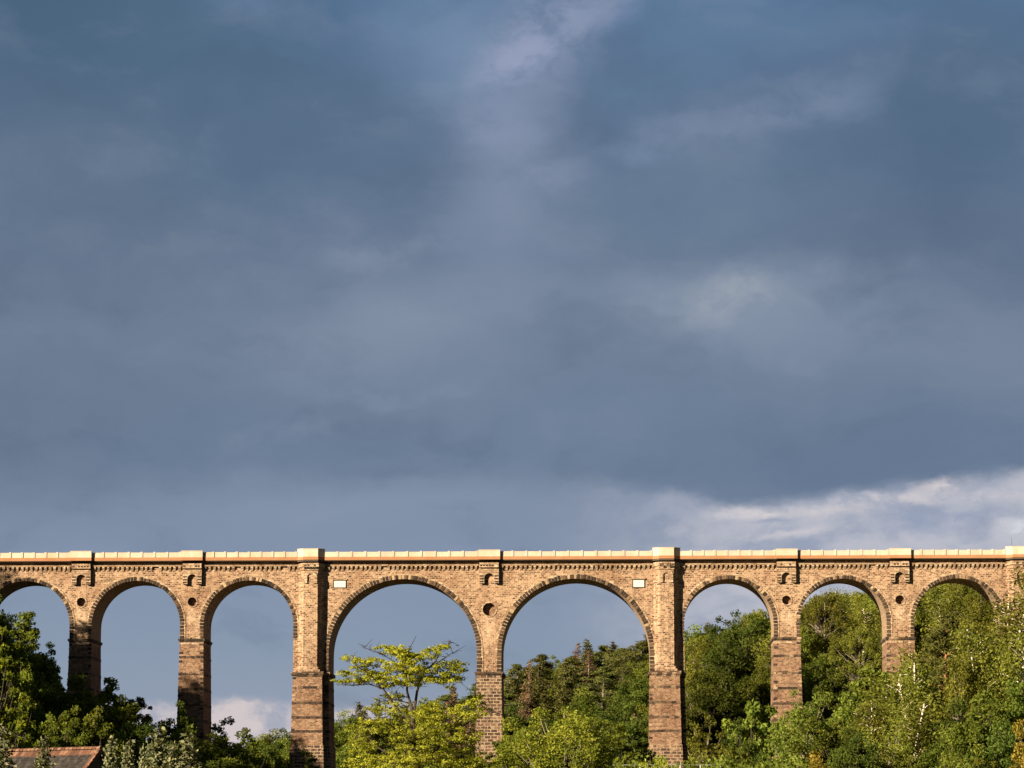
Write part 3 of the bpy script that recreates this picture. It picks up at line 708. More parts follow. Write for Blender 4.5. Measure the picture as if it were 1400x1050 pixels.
def birch(kind, fol, seed, H=15, Rr=3.2, stems=2, dens=1.0):
    rg = np.random.default_rng(seed); B = MB(); Lf = Leaves()
    for s in range(stems):
        a0 = rg.uniform(0, 6.28); ln = rg.uniform(.6, 2.2) * (1 if stems > 1 else .5); Hs = H * rg.uniform(.8, 1)
        P = [np.array([math.cos(a0) * ln * t ** 1.2 + .25 * math.sin(5 * t + s), math.sin(a0) * ln * t ** 1.2 + .2 * math.cos(4 * t + s), Hs * t]) for t in np.linspace(0, 1, 8)]
        P = [p + (P[0] * 0 + np.array([s * .3, 0, 0])) for p in P]
        B.tube(P, list(np.linspace(.2, .05, 8)), 6)
        nb = 26
        for i in range(nb):
            t = .36 + .62 * i / nb; k = t * 7; j = int(k); p0 = P[j] * (1 - k + j) + P[min(j + 1, 7)] * (k - j)
            a = rg.uniform(0, 6.28); l = Rr * rg.uniform(.45, 1.0) * (1.05 - t) ** .5 * 1.1
            tip = p0 + np.array([math.cos(a) * l, math.sin(a) * l, l * rg.uniform(.35, .9)])
            q = bez(p0, p0 + (tip - p0) * .5 + np.array([0, 0, l * .25]), tip, 5)
            B.tube(q, [.055, .045, .033, .024, .012], 4)
            tone = np.clip(rg.normal(.5, .2), .05, .95)
            for w in range(4):
                u_ = .45 + .6 * w / 3; c = p0 + (tip - p0) * u_ + rg.normal(0, .25, 3); c[2] += .1 * l
                n = int(60 * dens); d = rg.normal(size=(n, 3)) * np.array([.42, .42, .62]) * rg.uniform(.7, 1.2)
                d[:, 2] -= .3
                Lf.add(c + d, .24, tone + rg.normal(0, .13, n), np.array([0, 0, .1]), .6)
    proto(kind, B.mesh(kind + '_trunk', M['birchbark'], True, False), Lf.mesh(kind + '_crown', fol, rg))

def pine(kind, fol, bark, seed, H=17, Rr=3.0, cb=.5, nc=42):
    rg = np.random.default_rng(seed); B = MB(); Lf = Leaves(); ln = rg.uniform(-.6, .6, 2)
    P = [(ln[0] * t * t, ln[1] * t * t, H * t) for t in np.linspace(0, 1, 6)]
    B.tube(P, [.26, .22, .18, .14, .09, .03], 7)
    for i in range(nc):
        t = cb + (1 - cb) * (i + .5) / nc; a = rg.uniform(0, 6.28)
        prof = math.sin(math.pi * min(1, ((t - cb) / (1 - cb)) * .75 + .28)) ** .7
        l = Rr * prof * rg.uniform(.35, 1.05); p0 = np.array([ln[0] * t * t, ln[1] * t * t, H * t])
        tip = p0 + np.array([math.cos(a) * l, math.sin(a) * l, l * rg.uniform(.05, .35)])
        B.tube([p0, p0 + (tip - p0) * .5 + np.array([0, 0, -.1]), tip], [.06, .04, .02], 4)
        for k in range(2): clump(Lf, rg, p0 + (tip - p0) * (.65 + .35 * k), Rr * .26 * rg.uniform(.7, 1.2), 75, .34, np.clip(rg.normal(.5, .22), 0, 1), .5, .2, .3)
    for i in range(7):
        t = rg.uniform(.2, cb); a = rg.uniform(0, 6.28); p0 = np.array([ln[0] * t * t, ln[1] * t * t, H * t])
        B.tube([p0, p0 + np.array([math.cos(a) * .8, math.sin(a) * .8, -.1])], [.04, .01], 4)
    proto(kind, B.mesh(kind + '_trunk', bark, True, False), Lf.mesh(kind + '_crown', fol, rg))

def spruce(kind, fol, bark, seed, H=17, Rr=2.9, dens=1.0, cb=.08, size=.3, nper=7, step=.5, asp=.35, drop=.25):
    rg = np.random.default_rng(seed); B = MB(); Lf = Leaves()
    B.tube([(0, 0, H * t) for t in np.linspace(0, 1, 5)], [.2, .16, .11, .07, .015], 6)
    zz = H * cb
    while zz < H * .985:
        t = zz / H; r = Rr * (1 - (t - cb) / (1 - cb)) ** .8 * rg.uniform(.8, 1.1)
        for k in range(nper):
            if rg.random() < .14: continue
            a = rg.uniform(0, 6.28); l = r * rg.uniform(.65, 1.1)
            tip = np.array([math.cos(a) * l, math.sin(a) * l, zz - l * drop + rg.uniform(-.1, .1)]); mid = np.array([math.cos(a) * l * .5, math.sin(a) * l * .5, zz + l * .02])
            q = bez((0, 0, zz), mid, tip, 4); B.tube(q, [.035, .025, .018, .006], 3)
            n = max(3, int(l * 17 * dens)); s = rg.uniform(.15, 1, n) ** .7
            p = np.array([0, 0, zz]) * (1 - s)[:, None] + tip * s[:, None] + rg.normal(0, .13, (n, 3)) * (1 + .5 * l * (1 - s))[:, None]
            Lf.add(p, size * 1.15, np.clip(rg.normal(.5, .2), 0, 1) + rg.normal(0, .12, n), np.array([0, 0, .5]), asp)
        zz += step * rg.uniform(.7, 1.2)
    proto(kind, B.mesh(kind + '_trunk', bark, True, False), Lf.mesh(kind + '_crown', fol, rg))

def multi(kind, fol, bark, seed, specs, **kw):
    for i, (H, Rr, cb) in enumerate(specs): deciduous(kind, fol, bark, seed + i, H=H, Rr=Rr, cb=cb, **kw)
A3 = [(13, 5.2, .1), (13, 4.8, .12), (15, 4.3, .2), (15, 4.1, .22), (17, 3.3, .35), (20, 2.9, .5)]
multi('green_tree', F['green'], M['bark'], 10, A3, nc=110, lpc=85)
multi('deep_tree', F['deep'], M['bark'], 20, A3, nc=110, lpc=85)
multi('bright_tree', F['bright'], M['bark'], 30, [(9, 4.2, .1), (12, 3.5, .3), (16, 2.8, .5)], nc=80, lpc=85, ls=.42, sub=.2)
multi('sycamore_tree', F['syc'], M['bark'], 36, [(15, 4.2, .15), (19, 3, .2)], nc=130, lpc=60, ls=.4, sub=.17)
multi('lime_tree', F['lime'], M['greybark'], 40, [(13, 4.4, .25), (14, 3.6, .3), (15, 2.6, .35), (12, 6, .1)], nc=260, lpc=95, ls=.2, sub=.13, flat=.85)
multi('dome_tree', F['lime'], M['greybark'], 46, [(13, 4.6, .42)], nc=330, lpc=85, ls=.2, sub=.14, flat=.8, open_=.35)
multi('fine_tree', F['olive'], M['greybark'], 50, [(12, 4.8, .05), (14, 4.2, .1), (17, 3.4, .25), (20, 2.9, .45)], nc=150, lpc=70, ls=.26, sub=.15, flat=1.0)
multi('lightgreen_tree', F['bright'], M['greybark'], 58, [(15, 5.0, .05), (20, 5, .1)], nc=190, lpc=75, ls=.27, sub=.14, flat=.95)
BS = [(5, 3, .05), (8, 2.8, .1), (10, 2.4, .25)]
multi('golden_bush', F['rust'], M['bark'], 60, BS, nc=90, lpc=60, ls=.2, sub=.2)
multi('olive_bush', F['olive'], M['bark'], 64, BS, nc=90, lpc=80, ls=.2, sub=.2)
multi('lime_bush', F['lime'], M['bark'], 67, BS, nc=90, lpc=60, ls=.2, sub=.2)
for s in range(4): birch('birch_tree', F['olive'], 70 + s, stems=1 + s % 3, dens=[.6, .55, .5, .7][s])
for s in range(2): birch('birch_tree', F['olive'], 76 + s, H=17, Rr=2.4, stems=1 + s, dens=[.6, .5][s])
for s in range(3): pine('pine_tree', F['pine'], M['greybark'], 80 + s, Rr=3.2, cb=.42, nc=55)
pine('red_pine', F['pine'], M['pinebark'], 85, H=17, Rr=3.2, cb=.35, nc=50)
for s in range(3): spruce('spruce_tree', F['spruce'], M['greybark'], 90 + s, dens=1.5)
for s in range(3): spruce('dead_spruce', F['dead'], M['greybark'], 95 + s, Rr=2.5, dens=.8, cb=.15, size=.3)
for s in range(3): spruce('young_spruce', F['silver'], M['bark'], 100 + s, H=7.5, Rr=1.15, dens=2.2, cb=.05, size=.17, step=.17, asp=.6, drop=-.45)

ORD = ['first', 'second', 'third', 'fourth', 'fifth', 'sixth', 'seventh', 'eighth', 'ninth', 'tenth', 'eleventh', 'twelfth', 'thirteenth', 'fourteenth', 'fifteenth', 'sixteenth', 'seventeenth', 'eighteenth']
PROTOH = {}
for k, v in PROTO.items():
    for (tm, lm) in v:
        c_ = np.empty(len(lm.vertices) * 3); lm.vertices.foreach_get('co', c_); c_ = c_.reshape(-1, 3)
        PROTOH[lm.name] = (np.percentile(c_[:, 2], 99.7), np.percentile(np.abs(c_[:, 0]), 96) * 2)
rt = random.Random(7)
KNAME = {'dome_tree': 'leafy_tree', 'sycamore_tree': 'leafy_tree', 'green_tree': 'leafy_tree', 'deep_tree': 'leafy_tree', 'bright_tree': 'leafy_tree', 'lime_tree': 'leafy_tree', 'fine_tree': 'leafy_tree', 'lightgreen_tree': 'leafy_tree', 'golden_bush': 'bush',
         'olive_bush': 'bush', 'lime_bush': 'bush', 'birch_tree': 'birch_tree', 'pine_tree': 'pine_tree', 'red_pine': 'pine_tree', 'spruce_tree': 'spruce_tree', 'dead_spruce': 'dead_spruce', 'young_spruce': 'silver_shrub'}
def tree(kind, x, y, H, Wd, label, group=None, zb=None, var=None, cat='tree'):
    v = PROTO[kind]
    if var is None:
        q_ = sorted(range(len(v)), key=lambda i: abs(math.log((H / Wd) / (PROTOH[v[i][1].name][0] / PROTOH[v[i][1].name][1]))) + rt.uniform(0, .16))
        tm, lm = v[q_[0]]
    else: tm, lm = v[var % len(v)]
    ph, pw = PROTOH[lm.name]
    g = g1(x, y) if zb is None else zb
    root = empty(KNAME[kind], (x, y, g - .2), rt.uniform(0, 6.28)); sxy = Wd / pw; root.scale = (sxy, sxy, (H + .2) / ph)
    tag(root, label, cat, group)
    for nme, mm in (('trunk', tm), ('crown', lm)):
        o = bpy.data.objects.new(nme, mm); col.objects.link(o); o.parent = root
    return root
def place(kind, px, ptop, D, wpx, label, group=None, var=None, cat='tree', minH=None):
    p = at(px, ptop, D); g = g1(p.x, p.y); H = p.z - g
    if minH and H < minH: g = p.z - minH; H = minH
    return tree(kind, p.x, p.y, H, wpx * D / FPX, label, group, g, var, cat)

# --- far hillside behind the viaduct
OPEN = [(-20, 116, 'leftmost arch'), (116, 267, 'second arch from left'), (267, 425, 'third arch from left'), (425, 668, 'left large arch'), (668, 912, 'right large arch'),
        (912, 1076, 'third arch from right'), (1076, 1231, 'second arch from right'), (1231, 1440, 'rightmost arch')]
KL = {'green_tree': 'mid green leafy tree', 'deep_tree': 'dark green leafy tree', 'birch_tree': 'olive birch', 'pine_tree': 'dark pine with bare trunk', 'spruce_tree': 'brownish green spruce',
      'dead_spruce': 'dead reddish brown spruce', 'fine_tree': 'pale olive leafy tree'}
far = []
row = 0; y = 467
while y < 660:
    t = (y - 492) / 168
    x = -75 + (3.5 if row % 2 else 0)
    while x < 120:
        xx, yy = x + rt.uniform(-2, 2), y + rt.uniform(-4.5, 4.5); g = g1(xx, yy); px, py = pix((xx, yy, g + 14))
        x += (6.6 if y < 560 else 7.2) if not (650 < px < 905 and t > .4) else 4.8
        if px < 318 or px > 1425 or (y < 490 and px < 945) or (y < 478 and yy < 472): continue
        top = t > .62
        if px < 480: w = dict(green_tree=5, deep_tree=1.5, fine_tree=1.5)
        elif px < 560: w = dict(green_tree=2, spruce_tree=4, deep_tree=1)
        elif px < 668: w = dict(pine_tree=2, spruce_tree=3, green_tree=2, dead_spruce=1)
        elif px < 905: w = dict(pine_tree=5, spruce_tree=5, dead_spruce=3.2, green_tree=1.5) if t > .38 else dict(deep_tree=5, green_tree=3, fine_tree=1, dead_spruce=.6)
        elif px < 1030: w = dict(green_tree=4, deep_tree=3, spruce_tree=.8, birch_tree=1.5, dead_spruce=.15) if t > .3 else dict(fine_tree=2, spruce_tree=1.5, deep_tree=2)
        elif px < 1250: w = dict(birch_tree=4, fine_tree=4, green_tree=2, deep_tree=.5)
        else: w = dict(birch_tree=3, fine_tree=4, green_tree=3, pine_tree=.5)
        k = rt.choices(list(w), list(w.values()))[0]
        H = rt.uniform(11, 14.3) * (1.05 if k in ('pine_tree', 'dead_spruce', 'spruce_tree') else 1)
        if 318 <= px < 470: H *= .85
        Wd = dict(green_tree=9, deep_tree=9.5, fine_tree=8.5, birch_tree=7, pine_tree=7, spruce_tree=6.6, dead_spruce=5.4)[k] * rt.uniform(.85, 1.15)
        far.append((px, py, k, xx, yy, H, Wd, t))
    y += 12.5; row += 1
buck = {}
for f in far:
    o = next((n for a, b, n in OPEN if a <= f[0] < b), OPEN[-1][2])
    zn = 'low on slope' if f[7] < .27 else 'midway up slope' if f[7] < .52 else 'high on slope' if f[7] < .8 else 'on the ridge'
    buck.setdefault((o, zn, f[2]), []).append(f)
for (o, zn, k), fs in buck.items():
    fs.sort(key=lambda q: q[0])
    for i, f in enumerate(fs):
        lab = f"{KL[k]} {zn} behind {o}" + (f", {ORD[i]} from left" if len(fs) > 1 else '')
        tree(k, f[3], f[4], f[5], f[6], lab, 'trees on the far hillside behind the viaduct')

# --- shaded wood on the left slope
LG = 'shaded trees on the left slope'
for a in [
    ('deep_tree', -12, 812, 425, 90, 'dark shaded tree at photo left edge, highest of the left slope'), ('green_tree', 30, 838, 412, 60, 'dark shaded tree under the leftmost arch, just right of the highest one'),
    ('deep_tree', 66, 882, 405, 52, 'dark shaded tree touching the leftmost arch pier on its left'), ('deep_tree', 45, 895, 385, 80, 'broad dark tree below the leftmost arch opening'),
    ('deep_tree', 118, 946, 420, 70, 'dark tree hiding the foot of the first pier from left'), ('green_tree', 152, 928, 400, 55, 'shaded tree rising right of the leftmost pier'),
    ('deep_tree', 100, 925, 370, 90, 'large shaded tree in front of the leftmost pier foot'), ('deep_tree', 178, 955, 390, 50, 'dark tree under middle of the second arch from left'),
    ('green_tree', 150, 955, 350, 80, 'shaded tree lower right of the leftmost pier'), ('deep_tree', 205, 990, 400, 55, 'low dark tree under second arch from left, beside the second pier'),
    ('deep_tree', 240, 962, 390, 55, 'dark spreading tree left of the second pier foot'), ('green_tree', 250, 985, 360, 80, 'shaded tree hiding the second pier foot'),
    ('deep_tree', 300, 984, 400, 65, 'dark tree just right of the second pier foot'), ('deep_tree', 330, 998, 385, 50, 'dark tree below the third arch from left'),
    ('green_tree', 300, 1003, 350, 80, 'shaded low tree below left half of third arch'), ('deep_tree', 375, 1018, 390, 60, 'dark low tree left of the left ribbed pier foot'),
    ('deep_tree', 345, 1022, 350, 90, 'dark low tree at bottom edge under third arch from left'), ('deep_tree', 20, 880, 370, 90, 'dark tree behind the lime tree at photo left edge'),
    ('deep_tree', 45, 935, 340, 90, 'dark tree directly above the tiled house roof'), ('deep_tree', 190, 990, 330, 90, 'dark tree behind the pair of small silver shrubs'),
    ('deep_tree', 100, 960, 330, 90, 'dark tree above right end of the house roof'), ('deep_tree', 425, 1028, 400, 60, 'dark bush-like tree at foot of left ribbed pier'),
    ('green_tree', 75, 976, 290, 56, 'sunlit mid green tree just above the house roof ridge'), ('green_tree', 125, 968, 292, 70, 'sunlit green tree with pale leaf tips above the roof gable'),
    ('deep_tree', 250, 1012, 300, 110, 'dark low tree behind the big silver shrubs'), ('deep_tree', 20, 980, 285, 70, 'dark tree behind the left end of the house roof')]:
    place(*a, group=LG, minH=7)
# trees further up the left hill, beyond the picture's left edge (they shade the wood)
ci = 0
for r_, (dx, hh) in enumerate(((0, 14.5), (-10, 16.5), (-20, 17))):
    for k_ in range(12):
        y_ = 284 + k_ * 13 + r_ * 4; x_ = -99 + dx + rt.uniform(-2, 2)
        tree('deep_tree' if ci % 2 else 'green_tree', x_, y_, hh + rt.uniform(-1, 2.5) + (2 if y_ > 420 else 0) - (2.5 if y_ < 412 else 0) - (2.5 if y_ < 396 else 0), 12, f'{ORD[k_]} dark tree of {["near", "middle", "far"][r_]} row on the hilltop outside the left photo edge', 'trees on the left hilltop')
        ci += 1
place('sycamore_tree', -6, 858, 235, 100, 'sunlit yellow green tree at the photo left edge', minH=8)
place('sycamore_tree', 30, 905, 250, 64, 'smaller yellow green tree leaning in front of shaded wood at left', minH=8)

# --- right slope in front of the viaduct
RG = 'trees on the right slope in front of the viaduct'
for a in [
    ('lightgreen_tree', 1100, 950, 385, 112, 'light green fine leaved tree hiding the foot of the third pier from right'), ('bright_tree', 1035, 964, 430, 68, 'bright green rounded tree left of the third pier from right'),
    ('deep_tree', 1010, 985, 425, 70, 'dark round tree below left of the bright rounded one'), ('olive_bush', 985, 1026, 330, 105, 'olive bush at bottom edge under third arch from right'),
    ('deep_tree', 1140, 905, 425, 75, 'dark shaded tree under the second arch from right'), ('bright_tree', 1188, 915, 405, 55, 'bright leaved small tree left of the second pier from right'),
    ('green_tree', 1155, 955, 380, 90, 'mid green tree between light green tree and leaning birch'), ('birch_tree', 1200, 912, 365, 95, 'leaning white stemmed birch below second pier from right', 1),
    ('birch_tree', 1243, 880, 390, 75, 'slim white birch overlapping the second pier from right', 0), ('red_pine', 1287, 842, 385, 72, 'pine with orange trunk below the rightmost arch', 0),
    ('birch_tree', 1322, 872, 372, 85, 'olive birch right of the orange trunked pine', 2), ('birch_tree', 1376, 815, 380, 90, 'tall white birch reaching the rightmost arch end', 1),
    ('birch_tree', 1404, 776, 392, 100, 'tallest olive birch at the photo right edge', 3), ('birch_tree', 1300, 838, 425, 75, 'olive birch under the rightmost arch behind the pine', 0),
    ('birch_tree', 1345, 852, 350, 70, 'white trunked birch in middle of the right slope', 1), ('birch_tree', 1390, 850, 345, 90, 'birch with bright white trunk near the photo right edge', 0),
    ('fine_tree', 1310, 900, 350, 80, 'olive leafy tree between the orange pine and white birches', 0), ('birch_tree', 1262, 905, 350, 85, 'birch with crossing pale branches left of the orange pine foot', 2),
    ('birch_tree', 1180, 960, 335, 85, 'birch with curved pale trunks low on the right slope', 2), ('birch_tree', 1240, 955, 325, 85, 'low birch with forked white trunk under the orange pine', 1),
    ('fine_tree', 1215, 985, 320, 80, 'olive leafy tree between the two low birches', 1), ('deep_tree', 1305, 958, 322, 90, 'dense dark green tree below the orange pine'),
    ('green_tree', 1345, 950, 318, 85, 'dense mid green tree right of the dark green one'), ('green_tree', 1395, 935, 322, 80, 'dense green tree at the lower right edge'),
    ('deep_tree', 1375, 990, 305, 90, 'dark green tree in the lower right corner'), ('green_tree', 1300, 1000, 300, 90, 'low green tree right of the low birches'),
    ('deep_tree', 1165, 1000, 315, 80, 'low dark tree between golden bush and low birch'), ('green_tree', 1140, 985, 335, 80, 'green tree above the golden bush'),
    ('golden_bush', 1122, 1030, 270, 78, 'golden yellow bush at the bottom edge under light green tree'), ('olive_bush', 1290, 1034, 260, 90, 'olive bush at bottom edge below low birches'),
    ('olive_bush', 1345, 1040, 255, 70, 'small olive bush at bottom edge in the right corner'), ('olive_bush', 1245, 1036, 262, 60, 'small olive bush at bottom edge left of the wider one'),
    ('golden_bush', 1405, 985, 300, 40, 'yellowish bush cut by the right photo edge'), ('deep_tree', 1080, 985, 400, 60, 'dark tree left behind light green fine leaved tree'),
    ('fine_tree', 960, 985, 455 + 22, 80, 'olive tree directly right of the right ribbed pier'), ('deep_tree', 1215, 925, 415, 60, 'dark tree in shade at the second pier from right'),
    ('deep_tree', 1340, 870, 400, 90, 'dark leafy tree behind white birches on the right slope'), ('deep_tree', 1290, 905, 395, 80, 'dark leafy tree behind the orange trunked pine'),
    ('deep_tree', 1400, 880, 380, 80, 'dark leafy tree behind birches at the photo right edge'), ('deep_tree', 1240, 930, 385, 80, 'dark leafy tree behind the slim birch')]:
    k, px_, pt, D_, w_, lab = a[:6]
    place(k, px_, pt, D_, w_, lab, RG, a[6] if len(a) > 6 else None, 'bush' if 'bush' in k else 'tree', 4)

# --- middle foreground
place('dome_tree', 768, 972, 250, 140, 'bright yellow green tree in front of the right large arch', minH=8)
place('lime_tree', 715, 1000, 262, 70, 'small yellow green tree right of the middle pier foot', minH=6)
place('lime_tree', 822, 1005, 270, 60, 'low yellow green tree right of the brightest lime tree', minH=6)
place('lime_bush', 690, 1022, 240, 70, 'yellow green bush at bottom edge below middle pier', cat='bush', minH=4)
place('lime_bush', 893, 1036, 235, 70, 'yellow green bush hiding the foot of the right ribbed pier', cat='bush', minH=4)
place('lime_bush', 660, 1036, 225, 60, 'small lime bush at bottom edge right of spreading tree', cat='bush', minH=4)
place('green_tree', 852, 990, 420, 60, 'green tree left of the right ribbed pier', minH=7)
place('deep_tree', 705, 985, 430, 55, 'dark round tree right of the middle pier', minH=7)
place('deep_tree', 865, 965, 440, 60, 'dark green tree beside right ribbed pier on its left', minH=7)

# --- silver shrubs by the house
for a in [('young_spruce', 152, 1015, 150, 44, 'slim silver green shrub just right of the roof gable'), ('young_spruce', 176, 1017, 155, 42, 'slim silver green shrub with reddish tip, second right of roof'),
          ('young_spruce', 216, 1000, 140, 66, 'tallest silver green shrub at lower left'), ('young_spruce', 258, 1011, 140, 70, 'broad silver green shrub, rightmost at lower left'),
          ('young_spruce', 60, 1016, 135, 50, 'silver shrub poking up in front of the dark roof slates'), ('young_spruce', 3, 1000, 135, 60, 'pale shrub cut by the lower left photo edge'),
          ('young_spruce', 236, 1022, 132, 50, 'short silver shrub between the two broad ones'), ('young_spruce', 196, 1026, 130, 30, 'short silver shrub left of the tallest one')]:
    place(*a, group='silver green shrubs beside the house', cat='shrub', minH=4)

# --- hero: spreading tree in front of the left large arch
def hero():
    D = 170; rg = np.random.default_rng(5); base = at(570, 1200, D); g = g1(base.x, D)
    root = empty('spreading_tree', (base.x, D, g))
    tag(root, 'large spreading tree with layered yellow green leaves before the left large arch', 'tree')
    def q(px, py, dy=0.0): p = at(px, py, D + dy); return np.array([p.x - base.x, dy, p.z - g])
    B = MB(); Bl = MB(); Lf = Leaves()
    B.tube([(0, 0, -.3), q(572, 1120), q(569, 1050), q(566, 1000), q(562, 962)], [.34, .28, .2, .14, .09], 9)
    limbs = [
        ([(562, 965), (556, 945), (557, 925), (552, 905), (560, 888), (571, 868)], 0, .11),
        ([(566, 975), (570, 945), (580, 922), (597, 905), (604, 888), (612, 884)], .6, .12),
        ([(580, 925), (600, 920), (620, 925), (640, 940)], .8, .06), ([(590, 912), (612, 897), (625, 890)], .2, .05), ([(604, 888), (620, 880), (630, 883)], .3, .03),
        ([(566, 1000), (540, 965), (522, 942), (505, 934), (480, 936), (458, 934)], -.8, .1), ([(522, 942), (505, 922), (490, 912), (480, 900)], -1.0, .05),
        ([(557, 925), (540, 905), (520, 895), (508, 890)], -.4, .06), ([(557, 930), (530, 915), (505, 908)], .5, .05), ([(508, 890), (500, 885)], -.4, .015),
        ([(569, 1050), (600, 1020), (625, 1000), (645, 985), (668, 974), (690, 978)], .5, .13), ([(645, 985), (655, 965), (668, 955)], .5, .04), ([(625, 1000), (640, 1003), (660, 1000)], 1, .05),
        ([(568, 1020), (545, 1000), (520, 985), (495, 985)], -1.2, .08), ([(568, 1060), (530, 1030), (500, 1012), (485, 1010)], 1.2, .09), ([(568, 1060), (540, 1045), (510, 1040)], -1.5, .07),
        ([(566, 990), (590, 975), (615, 965), (645, 960)], 1.4, .07), ([(566, 1010), (595, 995), (620, 985)], -1.4, .07), ([(569, 1040), (600, 1030), (640, 1030)], -1.3, .06),
        ([(562, 962), (535, 955), (515, 962)], 1.5, .05), ([(562, 985), (545, 975), (520, 970)], 1.8, .05)]
    for pts, dy, r in limbs:
        n = len(pts); P = [q(a, b, dy * i / (n - 1) * 2) + rg.normal(0, .04, 3) * (i > 0) for i, (a, b) in enumerate(pts)]
        Bl.tube(P, [.75 * r * (1 - .85 * i / (n - 1)) for i in range(n)], 6)
        for j in range(n * 3):                   # twigs
            s = rg.uniform(.25, 1) * (n - 1); i = min(int(s), n - 2); p = P[i] * (1 - s + i) + P[i + 1] * (s - i)
            d = rg.normal(0, 1, 3) * np.array([1, 1, .35]); d[2] += .25; d /= np.linalg.norm(d); l = rg.uniform(.3, .85)
            Bl.tube([p, p + d * l * .5 + rg.normal(0, .05, 3), p + d * l], [.02, .013, .004], 4)
    pads = [(535, 889, 20, 5), (548, 893, 16, 6), (479, 899, 9, 3), (504, 905, 20, 4), (498, 912, 18, 4), (473, 920, 9, 2), (505, 925, 22, 5), (467, 932, 12, 2.5), (490, 931, 16, 4), (520, 920, 14, 4), (530, 930, 18, 4),
            (562, 902, 18, 6), (545, 908, 20, 5), (560, 918, 26, 6), (585, 916, 22, 5), (600, 926, 30, 4), (614, 908, 18, 4), (622, 917, 14, 5), (606, 884, 8, 3), (592, 890, 12, 4), (580, 898, 14, 4), (575, 930, 20, 4), (612, 932, 18, 3),
            (536, 937, 18, 3), (555, 935, 16, 4), (540, 950, 14, 4), (528, 962, 18, 4), (516, 970, 14, 4), (556, 972, 26, 5), (585, 968, 20, 5), (590, 985, 32, 6), (520, 985, 26, 5), (500, 998, 22, 5), (545, 1000, 28, 6), (486, 1012, 12, 4), (560, 1015, 26, 7),
            (500, 1022, 22, 5), (632, 962, 18, 4), (650, 955, 14, 4), (658, 968, 12, 4), (640, 978, 24, 5), (612, 996, 26, 7), (640, 1010, 20, 6), (580, 1035, 40, 8), (515, 1040, 26, 7), (620, 1030, 28, 8), (655, 1040, 24, 7), (545, 1045, 30, 7), (600, 1010, 30, 7), (490, 1045, 18, 6), (575, 1000, 30, 7), (600, 975, 24, 6), (628, 1045, 30, 7), (560, 1030, 30, 8)]
    s = D / FPX
    for (cx, cy, rx, ry) in pads:
        low = cy > 960
        for rep in range(3 if low else 4):
            dy = rg.uniform(-2.6, 2.6) if low else rg.uniform(-1.5, 1.5)
            c = q(cx, cy, dy); k = max(2, int(rx * ry / 15))
            tone = np.clip(rg.normal(.55, .18), .1, .95)
            for j in range(k):
                a = rg.uniform(0, 6.28); rd = rg.uniform(0, 1) ** .5
                cc_ = c + np.array([math.cos(a) * rx * s * rd * 1.08, math.sin(a) * rx * s * .8 * rd, rg.normal(0, .85 if low else .7) * ry * s])
                clump(Lf, rg, cc_, .25 * rg.uniform(.7, 1.5), 32, .125, tone + rg.normal(0, .08), .38, .9, .6)
                if j % 2 == 0:
                    c2 = c * .6 + cc_ * .4 + np.array([0, 0, -.25]); Bl.tube([c2, cc_], [.014, .004], 3)
    B.build('trunk', M['bark'], root, True, False)
    Bl.build('limbs', M['bark'], root, True, False)
    o = bpy.data.objects.new('crown', Lf.mesh('spreading_crown', F['yellow'], rg)); col.objects.link(o); o.parent = root
hero()

# --- undergrowth between the trees
rg = np.random.default_rng(3); Lf = Leaves()
def scatter(n, x0, x1, y0, y1, size):
    x = rg.uniform(x0, x1, n); y = rg.uniform(y0, y1, n); h = ground(x, y)
    keep = h > 1.5; x, y, h = x[keep], y[keep], h[keep]
    lump = .5 + .5 * np.sin(x * .9 + 2 * np.sin(y * .35)) * np.sin(y * .8 + np.sin(x * .5))
    Lf.add(np.stack([x, y, h + rg.uniform(0, 1, len(x)) * (.4 + 1.9 * lump)], 1), size, .35 + .4 * lump + rg.normal(0, .15, len(x)), np.array([0, 0, .6]), .6)
scatter(90000, -90, 130, 485, 660, .6); scatter(45000, 20, 100, 290, 470, .5); scatter(35000, -100, -20, 280, 480, .5); scatter(12000, -40, 50, 285, 315, .4)
ug = bpy.data.objects.new('undergrowth', Lf.mesh('undergrowth', F['green'], rg)); col.objects.link(ug)
tag(ug, 'low green undergrowth covering the hillsides between the trees', 'undergrowth', kind='stuff')

# ------------------------------------------------------------------ house
hp = at(139, 1024, 205); hs = math.radians(38)
house = empty('house', (hp.x, hp.y, 0), -hs)      # local x along the ridge, -x to the left; -y towards the visible slope
tag(house, 'house with dark slate roof edged in orange tiles at lower left corner', 'house')
zr = hp.z; HW = 5.2; LEN = 9.0; PT = math.tan(R(46)); ze = zr - HW * PT
def rpt(x, t, lift=0.0): return (x, -t, zr - t * PT + lift)     # t = horizontal distance down the visible slope
mb = MB(); mb.box(-LEN + .3, -.35, -HW + .35, HW - .35, 0, ze - .05)
mb.prism([(0, 0), (0, 0.01), (0.01, 0)], 0, .01)
mb.v = mb.v[:8]; mb.f = mb.f[:6]; mb.t = mb.t[:6]; mb.m = mb.m[:6]
for xg in (-.37, -LEN + .3):
    mb.faces([(xg, -HW + .35, ze - .05), (xg, HW - .35, ze - .05), (xg, 0, zr - .3), (xg + .02, -HW + .35, ze - .05), (xg + .02, HW - .35, ze - .05), (xg + .02, 0, zr - .3)], [(0, 1, 2), (3, 4, 5), (0, 1, 4, 3), (1, 2, 5, 4), (2, 0, 3, 5)])
M['plaster'] = plain('house_plaster', (.07, .05, .038), .9)
mb.build('wall', M['plaster'], house)
M['tile'] = tone_stone('orange_clay_tile', [(0, (.06, .028, .017)), (.5, (.12, .056, .033)), (1, (.2, .11, .07))])
M['slate'] = tone_stone('dark_slate', [(0, (.014, .012, .011)), (.5, (.028, .024, .022)), (1, (.05, .042, .038))])
mb = MB(); sl = math.hypot(1, PT)
nr = 34; dt = HW * 1.08 / nr
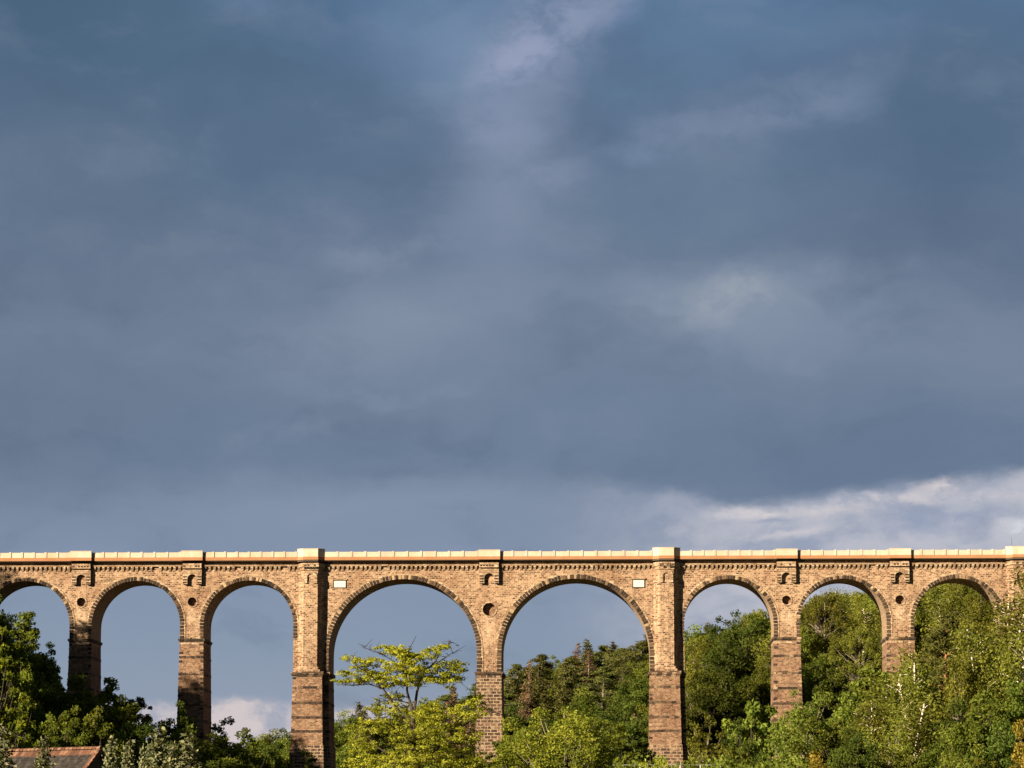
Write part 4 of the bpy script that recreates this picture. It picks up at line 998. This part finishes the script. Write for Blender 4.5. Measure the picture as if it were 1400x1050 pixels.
for sgn in (1, -1):
    for i in range(2, nr):
        t0, t1 = i * dt, (i + 1.25) * dt; x = -LEN + (0 if i % 2 else -.12)
        while x < -.35:
            w_ = min(.24, -.35 - x)
            a0, b0, a1, b1 = rpt(x + .008, t0, .035), rpt(x + w_ - .008, t0, .035), rpt(x + .008, t1, .06 + rr.uniform(0, .015)), rpt(x + w_ - .008, t1, .06)
            mb.poly([(p[0], p[1] * sgn, p[2]) for p in (a0, b0, b1, a1)], tone=rr.random())
            x += .24
    mb.poly([(p[0], p[1] * sgn, p[2]) for p in (rpt(-LEN, 0, .0), rpt(-.3, 0, .0), rpt(-.3, HW * 1.1, .0), rpt(-LEN, HW * 1.1, .0))], tone=.2)
    mb.poly([(p[0], p[1] * sgn, p[2]) for p in (rpt(-LEN, 0, -.14), rpt(-.3, 0, -.14), rpt(-.3, HW * 1.1, -.14), rpt(-LEN, HW * 1.1, -.14))], tone=.2)
roof = mb.build('roof', M['slate'], house, fix=False)
mb = MB()
x = -LEN
while x < -.02:                               # clay ridge tiles and the clay courses under them
    w_ = min(.36, -.0 - x); P = []
    for a in range(7):
        t = math.pi * a / 6; P.append((math.cos(t) * .17, math.sin(t) * .16))
    k = len(P); r1, r2 = 1.0, 1.13
    V = [(x, p[0] * r1, zr + .02 + p[1] * r1) for p in P] + [(x + w_ - .02, p[0] * r2, zr + .02 + p[1] * r2) for p in P]
    mb.faces(V, [(j, j + 1, j + 1 + k, j + k) for j in range(k - 1)] + [tuple(range(k)), tuple(range(k, 2 * k))], tone=rr.random())
    for sgn in (1, -1):
        for (t0, t1) in ((.12, .42),):
            mb.poly([(p[0], p[1] * sgn, p[2]) for p in (rpt(x, t0, .1), rpt(x + w_ - .02, t0, .1), rpt(x + w_ - .02, t1, .11), rpt(x, t1, .11))], tone=rr.random())
            mb.poly([(p[0], p[1] * sgn, p[2]) for p in (rpt(x, t1, .11), rpt(x + w_ - .02, t1, .11), rpt(x + w_ - .02, t1, .04), rpt(x, t1, .04))], tone=.1)
    x += .36
for sgn in (1, -1):                           # verge tiles down the gable
    t = 0
    while t < HW * 1.08:
        t1 = t + .28
        for (xa_, xb_) in ((-.36, -.19), (-.18, .0)):
            mb.faces([(p[0], p[1] * sgn, p[2]) for p in (rpt(xa_, t, .09), rpt(xb_, t, .09), rpt(xb_, t1, .15), rpt(xa_, t1, .15), rpt(xa_, t, -.05), rpt(xb_, t, -.05), rpt(xb_, t1, -.05), rpt(xa_, t1, -.05))],
                     [(0, 1, 2, 3), (4, 5, 6, 7), (0, 1, 5, 4), (1, 2, 6, 5), (2, 3, 7, 6), (3, 0, 4, 7)], tone=rr.random())
        mb.faces([(p[0], p[1] * sgn, p[2]) for p in (rpt(.005, t, .1), rpt(.005, t1, .1), rpt(.005, t1, -.25), rpt(.005, t, -.25))], [(0, 1, 2, 3)], tone=rr.random() * .6)
        t += .27
mb.build('ridge_and_verge_tiles', M['tile'], roof, fix=False)
mb = MB(); mb.tube([(-.15, 0, zr), (-.15, 0, zr + .55)], [.03, .012], 6); mb.tube([(-.15, 0, zr + .13), (-.15, 0, zr + .2), (-.15, 0, zr + .27)], [.02, .06, .02], 6); mb.build('finial', M['iron'], roof)
for x0_ in (-2.6, -6.4):
    mb = MB(); zz = 3.2; yy = -HW + .35
    mb.box(x0_, x0_ + 1.1, yy - .05, yy + .02, 1.1, 1.17); mb.box(x0_, x0_ + 1.1, yy - .05, yy + .02, 2.4, 2.47); mb.box(x0_, x0_ + .07, yy - .05, yy + .02, 1.17, 2.4); mb.box(x0_ + 1.03, x0_ + 1.1, yy - .05, yy + .02, 1.17, 2.4)
    wf = mb.build('window', M['plate'], house); mb = MB(); mb.box(x0_ + .07, x0_ + 1.03, yy - .02, yy + .01, 1.17, 2.4); mb.build('pane', M['iron'], wf)

# ------------------------------------------------------------------ railing along the embankment
pl = at(765, 1046, 302); pr = at(985, 1046, 302); zt = pl.z
fen = empty('metal_railing', (pl.x, 302, zt - 1.1))
tag(fen, 'grey metal railing along the bottom edge beside the right ribbed pier', 'railing')
LN = pr.x - pl.x; mb = MB()
mb.tube([(0, 0, 1.1), (LN, 0, 1.1)], [.05, .05], 8); mb.tube([(0, 0, .62), (LN, 0, .62)], [.03, .03], 6); mb.tube([(0, 0, .2), (LN, 0, .2)], [.03, .03], 6)
mb.build('rails', M['steel'], fen)
n = int(LN / 1.9)
for i in range(n + 1):
    mb = MB(); x = LN * i / n; mb.tube([(x, 0, -.4), (x, 0, 1.14)], [.045, .045], 6); mb.build('post', M['steel'], fen)
